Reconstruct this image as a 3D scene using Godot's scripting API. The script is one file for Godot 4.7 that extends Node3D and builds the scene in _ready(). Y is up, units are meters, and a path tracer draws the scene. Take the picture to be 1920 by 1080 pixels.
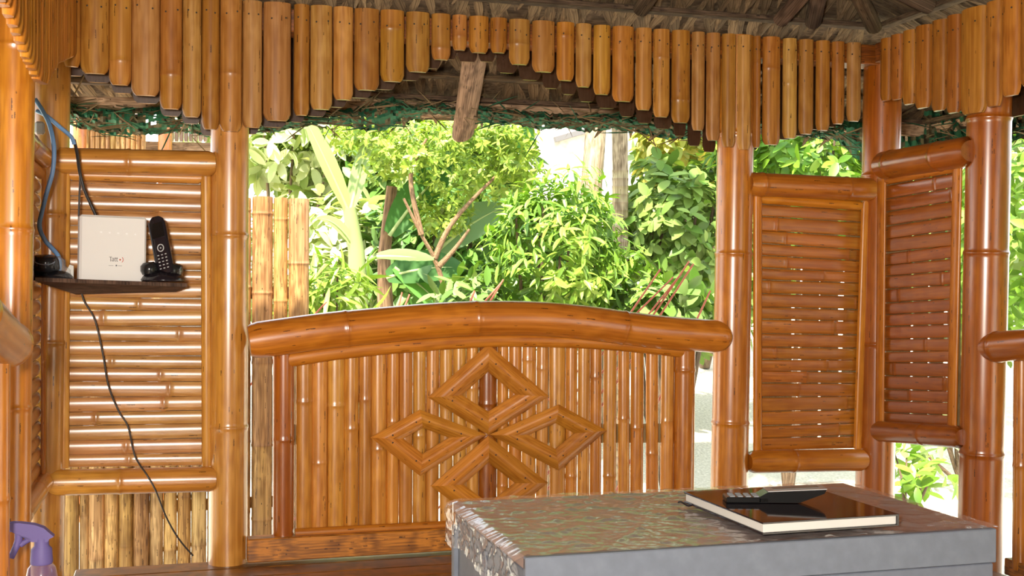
extends Node3D
# A bamboo cottage: back wall on the plane z = 0 (x to the right, z towards the viewer), side walls on x = XL and x = XR,
# floor at y = 0. Sizes were measured on those planes.

const F := 2200.0                       # focal length in pixels of the 1920 x 1080 frame
const EYE := Vector3(0.0, 1.3, 3.75)
const XL := -0.358
const XR := 2.45
const MID := 1.046
const ZF := 4.5                         # the added closed front wall, unseen behind the photographer
const SEAT := 0.425
const DESK := 0.8

var lens: Basis
var rng := RandomNumberGenerator.new()
var used := {}
var M := {}

const HONEY := Color(0.63, 0.282, 0.05)
const ORANGE := Color(0.63, 0.222, 0.022)
const RUST := Color(0.37, 0.10, 0.008)
const PALE := Color(0.80, 0.52, 0.22)


class MB:
	var v := PackedVector3Array()
	var n := PackedVector3Array()
	var t := PackedVector2Array()
	var c := PackedColorArray()
	var ix := PackedInt32Array()
	func p(pos: Vector3, nrm: Vector3, uv := Vector2.ZERO, col := Color.WHITE) -> int:
		v.append(pos); n.append(nrm); t.append(uv); c.append(col)
		return v.size() - 1
	func tri(a: int, b: int, d: int) -> void:
		var g := (v[b] - v[a]).cross(v[d] - v[a])
		ix.append(a)
		if g.dot(n[a] + n[b] + n[d]) > 0.0:
			ix.append(d); ix.append(b)
		else:
			ix.append(b); ix.append(d)
	func quad(a: int, b: int, d: int, e: int) -> void:
		tri(a, b, d); tri(a, d, e)
	func face(q: Array, nrm: Vector3, col := Color.WHITE, scale := 1.0, long := Vector3.ZERO) -> void:
		var u := nrm.cross(long).normalized() if nrm.cross(long).length() > 0.3 else (nrm.cross(Vector3.UP) if absf(nrm.y) < 0.9 else nrm.cross(Vector3.RIGHT)).normalized()
		var w := nrm.cross(u)
		var ids := []
		for x in q:
			ids.append(p(x, nrm, Vector2(x.dot(u), x.dot(w)) * scale, col))
		for k in range(1, q.size() - 1):
			tri(ids[0], ids[k], ids[k + 1])
	func mesh() -> ArrayMesh:
		var a := []
		a.resize(Mesh.ARRAY_MAX)
		a[Mesh.ARRAY_VERTEX] = v
		a[Mesh.ARRAY_NORMAL] = n
		a[Mesh.ARRAY_TEX_UV] = t
		a[Mesh.ARRAY_COLOR] = c
		a[Mesh.ARRAY_INDEX] = ix
		var m := ArrayMesh.new()
		m.add_surface_from_arrays(Mesh.PRIMITIVE_TRIANGLES, a)
		return m


# ---------------------------------------------------------------- measuring
func ray(px, py) -> Vector3:
	return lens * Vector3((px - 960.0) / F, -(py - 540.0) / F, -1.0)

func bz(px, py, z) -> Vector3:          # the point of the plane z = const
	var d := ray(px, py)
	return EYE + d * ((z - EYE.z) / d.z)

func sx(px, py, x) -> Vector3:          # the point of the plane x = const
	var d := ray(px, py)
	return EYE + d * ((x - EYE.x) / d.x)

func hy(px, py, y) -> Vector3:          # the point of the plane y = const
	var d := ray(px, py)
	return EYE + d * ((y - EYE.y) / d.y)

func ppm(p: Vector3) -> float:          # metres that one pixel measures at p
	return (p - EYE).dot(-lens.z) / F


# ---------------------------------------------------------------- nodes
func numbered(called: String) -> String:
	used[called] = used.get(called, -1) + 1
	return called if used[called] == 0 else "%s_%03d" % [called, used[called]]

func thing(called, label, category, at := Vector3.ZERO, group := "") -> Node3D:
	var o := Node3D.new()
	o.name = numbered(called)
	add_child(o)
	o.position = at
	tag(o, label, category, group)
	return o

func tag(o, label, category, group := "", kind := "") -> void:
	if label: o.set_meta("label", label)
	if category: o.set_meta("category", category)
	if group: o.set_meta("group", group)
	if kind: o.set_meta("kind", kind)

func put(called, m, mat, parent = null) -> MeshInstance3D:      # m in world coordinates
	var o := MeshInstance3D.new()
	o.mesh = m.mesh() if m is MB else m
	o.material_override = mat
	o.cast_shadow = GeometryInstance3D.SHADOW_CASTING_SETTING_ON
	if parent == null:
		o.name = numbered(called)
		add_child(o)
	else:
		o.name = called
		parent.add_child(o, true)
		if parent.get_parent() == self and not parent is MeshInstance3D:
			o.position = -parent.position
	return o

func structure(called, m, mat) -> MeshInstance3D:
	var o := put(called, m, mat)
	o.set_meta("kind", "structure")
	return o


# ---------------------------------------------------------------- materials
func grain_image(w: int, h: int, seed_: int, across: float, along: float, lo: Color, hi: Color, specks: int) -> ImageTexture:
	var im := Image.create(w, h, false, Image.FORMAT_RGB8)
	var a := FastNoiseLite.new()
	a.seed = seed_; a.frequency = 1.0; a.fractal_octaves = 3
	var b := FastNoiseLite.new()
	b.seed = seed_ + 5; b.frequency = 1.0; b.fractal_octaves = 2
	for y in h:
		for x in w:
			# tileable: walk round a circle in both directions
			var u := TAU * x / w
			var q := TAU * y / h
			var f := a.get_noise_3d(cos(u) * across, sin(u) * across, cos(q) * along + sin(q) * along * 0.7)
			var g := b.get_noise_3d(cos(u) * 1.3 + 9.0, sin(u) * 1.3, sin(q) * 1.6 + cos(q))
			var k := clampf(0.62 + 0.75 * f + 0.5 * g, 0.0, 1.0)
			im.set_pixel(x, y, lo.lerp(hi, k))
	var r := RandomNumberGenerator.new()
	r.seed = seed_
	for i in specks:
		var x := r.randi_range(0, w - 1)
		var y := r.randi_range(0, h - 1)
		var len := r.randi_range(3, 16)
		var tone := r.randf_range(0.35, 0.8)
		for k in len:
			for j in r.randi_range(1, 2):
				var c := im.get_pixel((x + j) % w, (y + k) % h)
				im.set_pixel((x + j) % w, (y + k) % h, Color(c.r * tone, c.g * tone * 0.95, c.b * tone * 0.9))
	return ImageTexture.create_from_image(im)

func mat(key, color := Color.WHITE, rough := 0.6, tex = null, o := {}) -> StandardMaterial3D:
	var m := StandardMaterial3D.new()
	m.resource_name = key
	m.albedo_color = color
	m.roughness = rough
	m.albedo_texture = tex
	m.vertex_color_use_as_albedo = true
	for k in o:
		m.set(k, o[k])
	M[key] = m
	return m

func noise_tex(seed_, freq, w := 512, normal := false, strength := 4.0, ramp = null) -> NoiseTexture2D:
	var t := NoiseTexture2D.new()
	var f := FastNoiseLite.new()
	f.seed = seed_; f.frequency = freq; f.fractal_octaves = 4
	t.noise = f
	t.width = w; t.height = w
	t.seamless = true
	t.as_normal_map = normal
	t.bump_strength = strength
	if ramp: t.color_ramp = ramp
	return t

func ramp(stops: Array) -> Gradient:
	var g := Gradient.new()
	g.offsets = PackedFloat32Array(stops.map(func(s): return s[0]))
	g.colors = PackedColorArray(stops.map(func(s): return s[1]))
	return g

func materials() -> void:
	var grain := grain_image(256, 512, 3, 5.0, 0.9, Color(0.83, 0.76, 0.66), Color(1, 1, 1), 50)
	var rawg := grain_image(256, 512, 8, 7.0, 1.2, Color(0.62, 0.55, 0.48), Color(1, 1, 1), 220)
	var wood := grain_image(256, 512, 15, 12.0, 1.0, Color(0.5, 0.46, 0.42), Color(1, 1, 1), 120)
	mat("varnished_bamboo", Color.WHITE, 0.3, grain, {"clearcoat_enabled": true, "clearcoat": 1.0, "clearcoat_roughness": 0.24, "metallic_specular": 0.5})
	mat("varnished_strip", Color.WHITE, 0.38, grain, {"clearcoat_enabled": true, "clearcoat": 0.45, "clearcoat_roughness": 0.26, "metallic_specular": 0.35})
	mat("raw_bamboo", Color.WHITE, 0.55, rawg)
	mat("rough_wood", Color.WHITE, 0.85, wood)
	mat("varnished_wood", Color.WHITE, 0.45, wood, {"clearcoat_enabled": true, "clearcoat": 0.4, "clearcoat_roughness": 0.3})
	mat("thatch", Color.WHITE, 0.9, wood)
	mat("leaf", Color.WHITE, 0.45, null, {"backlight_enabled": true, "backlight": Color(0.75, 0.75, 0.45)})
	mat("net", Color.WHITE, 0.7, null)
	mat("plain", Color.WHITE, 0.6, null)
	mat("gloss", Color.WHITE, 0.22, null)
	mat("shiny_cover", Color.WHITE, 0.07, null)
	mat("cable", Color.WHITE, 0.4, null)
	var plaster := noise_tex(21, 0.02, 512, false, 4.0, ramp([[0.0, Color(0.72, 0.70, 0.66)], [0.5, Color(0.9, 0.88, 0.84)], [1.0, Color(0.98, 0.97, 0.94)]]))
	mat("plaster", Color.WHITE, 0.9, plaster, {"uv1_triplanar": true, "uv1_world_triplanar": true, "uv1_scale": Vector3.ONE * 0.6})
	var sand := noise_tex(31, 0.05, 1024, false, 4.0, ramp([[0.0, Color(0.5, 0.44, 0.36)], [0.22, Color(0.78, 0.74, 0.66)], [0.55, Color(0.84, 0.8, 0.72)], [1.0, Color(0.95, 0.92, 0.86)]]))
	mat("sand", Color.WHITE, 0.95, sand, {"uv1_triplanar": true, "uv1_world_triplanar": true, "uv1_scale": Vector3.ONE * 0.8})
	var cement := noise_tex(41, 0.02, 512, false, 4.0, ramp([[0.0, Color(0.42, 0.36, 0.30)], [1.0, Color(0.62, 0.56, 0.48)]]))
	mat("cement", Color.WHITE, 0.7, cement, {"uv1_triplanar": true, "uv1_world_triplanar": true, "uv1_scale": Vector3.ONE * 0.5})
	var scuffed := noise_tex(51, 0.03, 512, false, 4.0, ramp([[0.0, Color(0.90, 0.90, 0.91)], [0.6, Color(0.95, 0.95, 0.96)], [1.0, Color(1, 1, 1)]]))
	mat("paint", Color.WHITE, 0.45, scuffed, {"uv1_triplanar": true, "uv1_world_triplanar": true, "uv1_scale": Vector3.ONE * 1.5})
	mat("film", Color(1, 1, 1, 0.12), 0.13, null, {"transparency": BaseMaterial3D.TRANSPARENCY_ALPHA, "vertex_color_use_as_albedo": false, "metallic_specular": 0.55})
	mat("clear_plastic", Color(0.45, 0.38, 0.62, 0.3), 0.12, null, {"transparency": BaseMaterial3D.TRANSPARENCY_ALPHA, "vertex_color_use_as_albedo": false})


# ---------------------------------------------------------------- shapes
func along(pts: Array, s: float) -> Vector3:
	for k in pts.size() - 1:
		var l: float = (pts[k + 1] - pts[k]).length()
		if s <= l or k == pts.size() - 2:
			return pts[k].lerp(pts[k + 1], s / l)
		s -= l
	return pts[-1]

func smooth_line(pts: Array, per := 6) -> Array:
	var out := []
	for k in pts.size() - 1:
		var a = pts[maxi(k - 1, 0)]
		var d = pts[mini(k + 2, pts.size() - 1)]
		for j in per:
			out.append(pts[k].cubic_interpolate(pts[k + 1], a, d, j / float(per)))
	out.append(pts[-1])
	return out

func vary(c: Color, amount := 0.12) -> Color:
	var k := 1.0 + rng.randf_range(-amount, amount)
	return Color(c.r * k, c.g * k * (1.0 + rng.randf_range(-0.06, 0.06)), c.b * k * (1.0 + rng.randf_range(-0.1, 0.1)))

# a bamboo culm (or, with half, a split one with a flat back) swept along pts; w across, d towards face
func culm(mb: MB, pts: Array, face: Vector3, w: float, d: float, tint: Color, o := {}) -> void:
	var half: bool = o.get("half", false)
	var seg: int = o.get("seg", 8 if half else 14)
	var nodes: Array = o.get("nodes", [])
	var taper: float = o.get("taper", 1.0)
	var cuts: Array = o.get("cut", [0.004, 0.004])        # length of the rounded end at start and end
	var cutw: Array = o.get("cutw", [0.08, 0.08])         # how far the width narrows there
	var bulge: float = o.get("bulge", 0.05)
	var hollow: bool = o.get("hollow", false)
	var L := 0.0
	for k in pts.size() - 1:
		L += (pts[k + 1] - pts[k]).length()
	var ss := [0.0, L]
	var step: float = o.get("step", 0.3)
	for k in range(1, int(ceil(L / step))):
		ss.append(L * k / ceil(L / step))
	for x in nodes:
		for e in [-0.016, -0.008, -0.004, 0.0, 0.004, 0.009, 0.016]:
			if x + e > 0.001 and x + e < L - 0.001:
				ss.append(x + e)
	for e in [0.35, 1.0]:
		ss.append(minf(cuts[0] * e, L * 0.4))
		ss.append(L - minf(cuts[1] * e, L * 0.4))
	ss.sort()
	var tones := []
	for k in nodes.size() + 1:
		tones.append(vary(tint, o.get("vary", 0.07)))
	var v0 := rng.randf() * 3.0
	var u0 := rng.randf()
	var a0 := -PI / 2 if half else -PI
	var a1 := PI / 2 if half else PI
	var rings := []
	var last := -1.0
	var prev_face := face
	var ends := []
	for s in ss:
		if s - last < 0.0008:
			continue
		last = s
		var at := along(pts, s)
		var dir := (along(pts, minf(s + 0.01, L)) - along(pts, maxf(s - 0.01, 0.0))).normalized()
		var fc := (prev_face - dir * prev_face.dot(dir)).normalized()
		var side := dir.cross(fc)
		var k := 1.0
		var slope := 0.0
		var tone: Color = tones[0]
		var dark := 0.0
		for j in nodes.size():
			var x: float = s - nodes[j]
			k += bulge * exp(-pow(x / 0.006, 2)) - bulge * 0.4 * exp(-pow((x - 0.012) / 0.006, 2))
			slope += -bulge * exp(-pow(x / 0.006, 2)) * 2.0 * x / 0.000036
			dark = maxf(dark, maxf(0.9 * exp(-pow(x / 0.005, 2)), 0.5 * exp(-pow((x + 0.006) / 0.014, 2))))
			if x > 0.0:
				tone = tones[j + 1]
		slope = clampf(slope * w * 0.5, -0.7, 0.7)
		k *= lerpf(1.0, taper, s / L)
		var kw := 1.0
		if s < cuts[0]:
			kw -= cutw[0] * pow(1.0 - s / cuts[0], 2)
		if s > L - cuts[1]:
			kw -= cutw[1] * pow(1.0 - (L - s) / cuts[1], 2)
		dark *= o.get("ring", 0.5)
		var col := Color(tone.r * (1.0 - 0.35 * dark), tone.g * (1.0 - 0.48 * dark), tone.b * (1.0 - 0.5 * dark))
		var ring := []
		for j in seg + 1:
			var a := lerpf(a0, a1, j / float(seg))
			var off := side * (sin(a) * w * 0.5 * k * kw) + fc * (cos(a) * d * k * lerpf(1.0, kw, 0.6))
			var nn := (side * (sin(a) / maxf(w * 0.5, 0.001)) + fc * (cos(a) / maxf(d, 0.001))).normalized()
			nn = (nn - dir * slope).normalized()
			ring.append(mb.p(at + off, nn, Vector2(u0 + (a - a0) / TAU * maxf(w, 0.03) * 9.0, v0 + s * 1.1), col))
		if rings:
			for j in seg:
				mb.quad(rings[-1][j], rings[-1][j + 1], ring[j + 1], ring[j])
			if half:
				var q := [mb.v[rings[-1][0]], mb.v[rings[-1][seg]], mb.v[ring[seg]], mb.v[ring[0]]]
				mb.face(q, -fc, o.get("back", Color(0.38, 0.25, 0.12)), 3.0)
		else:
			ends.append([at, -dir, ring, fc, side])
		rings.append(ring)
		if s >= L - 0.0008:
			ends.append([at, dir, ring, fc, side])
	for e in ends:
		var rim := []
		for j in e[2]:
			rim.append(mb.p(mb.v[j], e[1], Vector2(mb.v[j].x, mb.v[j].y) * 4.0, Color(tint.r * 0.75, tint.g * 0.7, tint.b * 0.65)))
		if hollow:
			var inner := []
			var deep := []
			for j in e[2]:
				var c: Vector3 = e[0] + (mb.v[j] - e[0]) * 0.78
				inner.append(mb.p(c, e[1], Vector2(c.x, c.y) * 4.0, Color(tint.r * 0.75, tint.g * 0.7, tint.b * 0.65)))
				deep.append(mb.p(c - e[1] * 0.04, (e[0] - c).normalized(), Vector2(c.x, c.y), tint * 0.8))
			var mid := mb.p(e[0] - e[1] * 0.04, e[1], Vector2.ZERO, tint * 0.7)
			for j in rim.size() - 1:
				mb.quad(rim[j], rim[j + 1], inner[j + 1], inner[j])
				var i0 := mb.p(mb.v[inner[j]], mb.n[deep[j]], Vector2.ZERO, tint * 0.8)
				var i1 := mb.p(mb.v[inner[j + 1]], mb.n[deep[j + 1]], Vector2.ZERO, tint * 0.8)
				mb.quad(i0, i1, deep[j + 1], deep[j])
				mb.tri(deep[j], deep[j + 1], mid)
		else:
			for j in range(1, rim.size() - 1):
				mb.tri(rim[0], rim[j], rim[j + 1])

func one_culm(called, parent, pts: Array, face, w, d, tint, o := {}, material = null) -> MeshInstance3D:
	var mb := MB.new()
	culm(mb, pts, face, w, d, tint, o)
	return put(called, mb, material if material else M.varnished_bamboo, parent)

func tube(mb: MB, pts: Array, r: float, col: Color, seg := 8, r2 := -1.0) -> void:
	var before := []
	var up := Vector3(0.31, 0.87, 0.38).normalized()
	for k in pts.size():
		var dir: Vector3 = (pts[mini(k + 1, pts.size() - 1)] - pts[maxi(k - 1, 0)]).normalized()
		var a := dir.cross(up).normalized()
		var b := a.cross(dir)
		var ring := []
		var rr := r if r2 < 0 else lerpf(r, r2, k / float(pts.size() - 1))
		for j in seg + 1:
			var t := TAU * j / seg
			var nn := a * cos(t) + b * sin(t)
			ring.append(mb.p(pts[k] + nn * rr, nn, Vector2(j / float(seg), k * 0.2), col))
		if before:
			for j in seg:
				mb.quad(before[j], before[j + 1], ring[j + 1], ring[j])
		before = ring
		if k == 0 or k == pts.size() - 1:
			var e := dir if k else -dir
			var q := []
			for j in seg:
				q.append(mb.v[ring[j]])
			mb.face(q, e, col)

# a bevelled box: centre, axes (unit), half sizes
func box(mb: MB, c: Vector3, bas: Basis, h: Vector3, col := Color.WHITE, bev := 0.003, scale := 1.0) -> void:
	bev = minf(bev, minf(h.x, minf(h.y, h.z)) * 0.45)
	var i := h - Vector3.ONE * bev
	var axes := [bas.x, bas.y, bas.z]
	var hs := [h.x, h.y, h.z]
	var is_ := [i.x, i.y, i.z]
	var lg: Vector3 = bas.x if h.x >= h.y and h.x >= h.z else bas.y if h.y >= h.z else bas.z
	for a in 3:
		var b := (a + 1) % 3
		var d := (a + 2) % 3
		for s in [-1.0, 1.0]:
			var q := []
			for e in [[-1, -1], [1, -1], [1, 1], [-1, 1]]:
				q.append(c + axes[a] * hs[a] * s + axes[b] * is_[b] * e[0] + axes[d] * is_[d] * e[1])
			mb.face(q, axes[a] * s, col, scale, lg)
			for s2 in [-1.0, 1.0]:
				var r := []
				for e in [[0, -1], [0, 1], [1, 1], [1, -1]]:
					var x: Vector3 = axes[a] * (hs[a] if e[0] == 0 else is_[a]) * s + axes[b] * (is_[b] if e[0] == 0 else hs[b]) * s2
					r.append(c + x + axes[d] * is_[d] * e[1])
				mb.face(r, (axes[a] * s + axes[b] * s2).normalized(), col, scale, lg)
	for sxx in [-1.0, 1.0]:
		for sy in [-1.0, 1.0]:
			for sz in [-1.0, 1.0]:
				var o := Vector3(sxx, sy, sz)
				mb.face([c + bas * (o * Vector3(h.x, i.y, i.z)), c + bas * (o * Vector3(i.x, h.y, i.z)), c + bas * (o * Vector3(i.x, i.y, h.z))], (bas * o).normalized(), col, scale)

func bar(mb: MB, a: Vector3, b: Vector3, up: Vector3, w: float, h: float, col: Color, bev := 0.003) -> void:
	var x := (b - a).normalized()
	var z := x.cross(up).normalized()
	box(mb, (a + b) / 2, Basis(x, z.cross(x), z), Vector3((b - a).length() / 2, h / 2, w / 2), col, bev, 2.0)

# a flat prism: outline (in order), thickness vector
func prism(mb: MB, q: Array, thick: Vector3, col: Color, scale := 1.0) -> void:
	var n0: Vector3 = (q[1] - q[0]).cross(q[2] - q[0]).normalized()
	var mid := Vector3.ZERO
	for x in q:
		mid += x / q.size()
	var top := n0 if n0.dot(thick) > 0 else -n0
	mb.face(q.map(func(x): return x + thick), top, col, scale)
	mb.face(q, -top, col, scale)
	for k in q.size():
		var a: Vector3 = q[k]
		var b: Vector3 = q[(k + 1) % q.size()]
		var s := (b - a).cross(thick).normalized()
		if s.dot((a + b) / 2 - mid) < 0:
			s = -s
		mb.face([a, b, b + thick, a + thick], s, col, scale)

# profile: [radius, height] pairs turned round axis
func lathe(mb: MB, base: Vector3, up: Vector3, prof: Array, col: Color, seg := 20, sq := 1.0, front := Vector3(0, 0, 1)) -> void:
	var a := up.cross(front).normalized()
	var b := a.cross(up)
	var before := []
	for k in prof.size():
		var p0 = prof[maxi(k - 1, 0)]
		var p1 = prof[mini(k + 1, prof.size() - 1)]
		var tan := Vector2(p1[0] - p0[0], p1[1] - p0[1]).normalized()
		var ring := []
		for j in seg + 1:
			var t := TAU * j / seg
			var rad := a * cos(t) + b * sin(t) * sq
			ring.append(mb.p(base + rad * prof[k][0] + up * prof[k][1], (rad * tan.y - up * tan.x).normalized(), Vector2(j / float(seg), prof[k][1] * 4.0), prof[k][2] if prof[k].size() > 2 else col))
		if before:
			for j in seg:
				mb.quad(before[j], before[j + 1], ring[j + 1], ring[j])
		before = ring

func proj(p: Vector3) -> Vector2:
	var q := lens.inverse() * (p - EYE)
	return Vector2(960.0 + F * q.x / -q.z, 540.0 - F * q.y / -q.z)

func table(list: Array, x: float) -> float:       # straight lines between [x, y] pairs, x rising
	if x <= list[0][0]: return list[0][1]
	for k in list.size() - 1:
		if x <= list[k + 1][0]:
			return lerpf(list[k][1], list[k + 1][1], (x - list[k][0]) / (list[k + 1][0] - list[k][0]))
	return list[-1][1]

func spaced(L: float, from := -1.0, gap := 0.36) -> Array:
	var out := []
	var x := from if from >= 0 else rng.randf_range(0.05, gap)
	while x < L - 0.03:
		out.append(x)
		x += gap * rng.randf_range(0.85, 1.2)
	return out


# ---------------------------------------------------------------- bamboo work
func post(called, label, top: Vector3, foot_px: Vector3, r: float, node_y: Array, tint: Color) -> void:
	var dir := (foot_px - top) / (top.y - foot_px.y)
	var foot := top + dir * top.y
	var head := top - dir * (2.165 - top.y)
	var o := thing(called, label, "post", foot, "bamboo posts of the cottage")
	var L := (head - foot).length()
	var ns := [0.12]
	for y in node_y:
		ns.append(y)
	if ns[-1] < 1.9: ns.append(ns[-1] + 0.42)
	if ns[-1] < 1.95: ns.append(ns[-1] + 0.38)
	one_culm("culm", o, [foot, head], Vector3(0, 0, 1), r * 2, r, tint, {"nodes": ns, "seg": 24, "taper": 0.97, "bulge": 0.045})

# heads of the nails that hold a strip: at p, on a face turned to f
func nail(mb: MB, p: Vector3, f: Vector3, r := 0.0028) -> void:
	lathe(mb, p - f * 0.001, f, [[r * 1.1, 0.0], [r, 0.0014], [0.0, 0.0018]], Color(0.035, 0.02, 0.014), 7, 1.0, Vector3(0.3, 0.9, 0.2).cross(f).normalized())

func nails_done(o, mb: MB) -> void:
	put("nails", mb, M.plain, o).set_meta("kind", "stuff")

func fascia_slat(o, top: Vector3, low: Vector3, w: float, face: Vector3, depth: float, tint: Color, outer: Vector3, nails: MB = null) -> void:
	if nails:
		var sd := face.cross(Vector3.UP).normalized()
		for s in [-1.0, 1.0]:
			var f := rng.randf_range(0.2, 0.3)
			nail(nails, top + (low - top) * minf(0.045 / (low - top).length(), 0.5) + Vector3(0, rng.randf_range(-0.008, 0.008), 0) + sd * s * w * f + face * (0.016 + w * 0.12) * cos(asin(2.0 * f)), (face + sd * s * f).normalized())
	var L := (low - top).length()
	var ns := []
	if rng.randf() < 0.25:
		ns = [rng.randf_range(0.2, 0.95) * L]
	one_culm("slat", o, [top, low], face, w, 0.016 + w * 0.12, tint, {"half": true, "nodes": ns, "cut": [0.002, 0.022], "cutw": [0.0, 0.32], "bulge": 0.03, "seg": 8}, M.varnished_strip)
	one_culm("outer_slat", o, [top + outer, low + outer], -face, w * 1.02, 0.014, tint * 0.75, {"half": true, "cut": [0.002, 0.022], "cutw": [0.0, 0.32], "seg": 5, "back": Color(0.07, 0.035, 0.018)}, M.varnished_strip)  # near-black back: shade between the two slat layers put into the colour

func slat_panel(label, q: Array, nrm: Vector3, n: int, top_rail: Array, low_rail: Array, rr: Array, sw: Array, tints: Array, gap := 0.9, deep := 0.011) -> void:
	# q: outer corners of the framed field, top left, top right, low right, low left
	var o := thing("slatted_screen", label, "screen", (q[2] + q[3]) / 2, "slatted bamboo screens")
	var cen: Vector3 = (q[0] + q[1] + q[2] + q[3]) / 4
	one_culm("top_rail", o, top_rail, nrm, rr[0] * 2, rr[0], tints[0], {"nodes": spaced((top_rail[1] - top_rail[0]).length(), -1, 0.3), "seg": 20, "cut": [0.02, 0.02], "cutw": [0.3, 0.3]})
	one_culm("bottom_rail", o, low_rail, nrm, rr[1] * 2, rr[1], tints[0], {"nodes": spaced((low_rail[1] - low_rail[0]).length(), -1, 0.3), "seg": 20, "cut": [0.02, 0.02], "cutw": [0.3, 0.3]})
	var wx: Vector3 = (q[1] - q[0]).normalized()
	var wl: float = sw[0]
	var wr: float = sw[1]
	# stiles and head strip
	one_culm("stile", o, [q[0] + wx * wl / 2 + nrm * 0.012, q[3] + wx * wl / 2 + nrm * 0.012], nrm, wl, 0.012, tints[1], {"half": true, "cut": [0.012, 0.003], "cutw": [0.6, 0.0]}, M.varnished_strip)
	one_culm("stile", o, [q[1] - wx * wr / 2 + nrm * 0.012, q[2] - wx * wr / 2 + nrm * 0.012], nrm, wr, 0.012, tints[1], {"half": true, "cut": [0.012, 0.003], "cutw": [0.6, 0.0]}, M.varnished_strip)
	var hh := 0.036
	var down: Vector3 = (q[3] - q[0]).normalized()
	one_culm("head_strip", o, [q[0] + wx * wl * 0.9 + down * hh * 0.5 + nrm * 0.008, q[1] - wx * wr * 0.9 + down * hh * 0.5 + nrm * 0.008], nrm, hh, 0.014, tints[1], {"half": true, "cut": [0.01, 0.01], "cutw": [0.5, 0.5]}, M.varnished_strip)
	var t0: float = hh / (q[3] - q[0]).length()
	var ts := [t0]
	for i in n:
		ts.append(ts[-1] + rng.randf_range(0.86, 1.14))
	var span: float = ts[-1] - t0
	for i in n:
		var a: float = t0 + (ts[i] - t0) / span * (1.0 - t0)
		var b: float = t0 + (ts[i + 1] - t0) / span * (1.0 - t0)
		var m := (a + b) / 2
		var l: Vector3 = q[0].lerp(q[3], m)
		var r: Vector3 = q[1].lerp(q[2], m)
		var w: float = (b - a) * (q[3] - q[0]).length() * gap
		var j := nrm * rng.randf_range(-0.002, 0.002)
		var tilt := down * rng.randf_range(-0.0025, 0.0025)
		var L := (r - l).length()
		one_culm("slat", o, [l + wx * wl * 0.5 + j + tilt, r - wx * wr * 0.5 + j - tilt], nrm, w, deep, tints[2], {"half": true, "nodes": [rng.randf_range(0.08, 0.9) * L] if rng.randf() < 0.7 else [], "bulge": 0.1, "vary": 0.1, "seg": 8})
	# upright laths behind the slats
	for k in 5:
		var f := (k + 0.5) / 5.0
		var a: Vector3 = q[0].lerp(q[1], f + rng.randf_range(-0.06, 0.06)) - nrm * (0.006 + 0.003 * (k % 2))
		var b: Vector3 = q[3].lerp(q[2], f + rng.randf_range(-0.06, 0.06)) - nrm * (0.006 + 0.003 * (k % 2))
		one_culm("backing_lath", o, [a, b], -nrm, (q[1] - q[0]).length() / 5.0 * rng.randf_range(0.72, 0.9), 0.006, tints[2] * 0.8, {"half": true, "seg": 4}, M.varnished_strip)

func mitred(called, parent, a: Vector3, b: Vector3, c: Vector3, d: Vector3, nrm: Vector3, h: float, tint: Color) -> void:
	# a strip of split bamboo: outer edge a-b, inner edge d-c, raised in the middle
	var mb := MB.new()
	var n := 7
	var ra := []
	var rb := []
	var v0 := rng.randf() * 3.0
	var tone := vary(tint, 0.12)
	var across := (d - a).normalized()
	for k in n + 1:
		var f := k / float(n)
		var up := nrm * (h * (0.35 + 0.65 * sin(PI * f)))
		var slope := cos(PI * f)
		var nn := (nrm - across * slope * 0.9).normalized()
		ra.append(mb.p(a.lerp(d, f) + up, nn, Vector2(f * 0.35, v0), tone))
		rb.append(mb.p(b.lerp(c, f) + up, nn, Vector2(f * 0.35, v0 + (b - a).length() * 1.1), tone))
	for k in n:
		mb.quad(ra[k], ra[k + 1], rb[k + 1], rb[k])
	for e in [[a, b, -across], [d, c, across]]:
		mb.face([e[0], e[1], e[1] + nrm * h * 0.35, e[0] + nrm * h * 0.35], e[2], tone * 0.8)
	for e in [[ra, a, d, (a - b).normalized()], [rb, b, c, (b - a).normalized()]]:
		var q := [e[1]]
		for k in e[0]:
			q.append(mb.v[k])
		q.append(e[2])
		mb.face(q, e[3], tone * 0.7)
	mb.face([a, b, c, d], -nrm, tone * 0.6)
	put(called, mb, M.varnished_strip, parent)

func posts() -> void:
	post("bamboo_post", "thick bamboo post between the white router's slatted screen and the wide opening", bz(431, 250, 0), bz(427, 1045, 0), 36 * ppm(bz(430, 600, 0)), [bz(430, 800, 0).y, bz(430, 442, 0).y], HONEY)
	post("bamboo_post", "bamboo post with a bright vertical sheen at the arched rail's tapered end", bz(1379, 280, 0), bz(1367, 925, 0), 35 * ppm(bz(1375, 600, 0)), [bz(1370, 792, 0).y, bz(1372, 476, 0).y], ORANGE * 1.05)
	post("bamboo_post", "reddish bamboo corner post between the two facing slatted screens", bz(1653, 250, 0), bz(1640, 930, 0), 36 * ppm(bz(1645, 600, 0)), [bz(1640, 645, 0).y, bz(1640, 330, 0).y], RUST * 1.15)
	post("bamboo_post", "stout dark reddish bamboo post beside the single short rail end", sx(1854, 250, XR), sx(1839, 950, XR), 41 * ppm(sx(1848, 600, XR)), [sx(1845, 850, XR).y, sx(1850, 474, XR).y], RUST * 1.1)
	post("bamboo_post", "glossy bamboo post nearest the blue cable, cut by the picture's edge", sx(25, 250, XL), sx(18, 900, XL), 38 * ppm(sx(25, 600, XL)), [sx(25, 760, XL).y, sx(25, 430, XL).y], ORANGE)
	post("bamboo_post", "half-hidden bamboo corner post behind the shelf and blue cable", bz(97, 250, 0.0), bz(86, 1040, 0.0), 33 * ppm(bz(95, 600, 0)), [bz(88, 905, 0).y], HONEY * 0.95)

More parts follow.
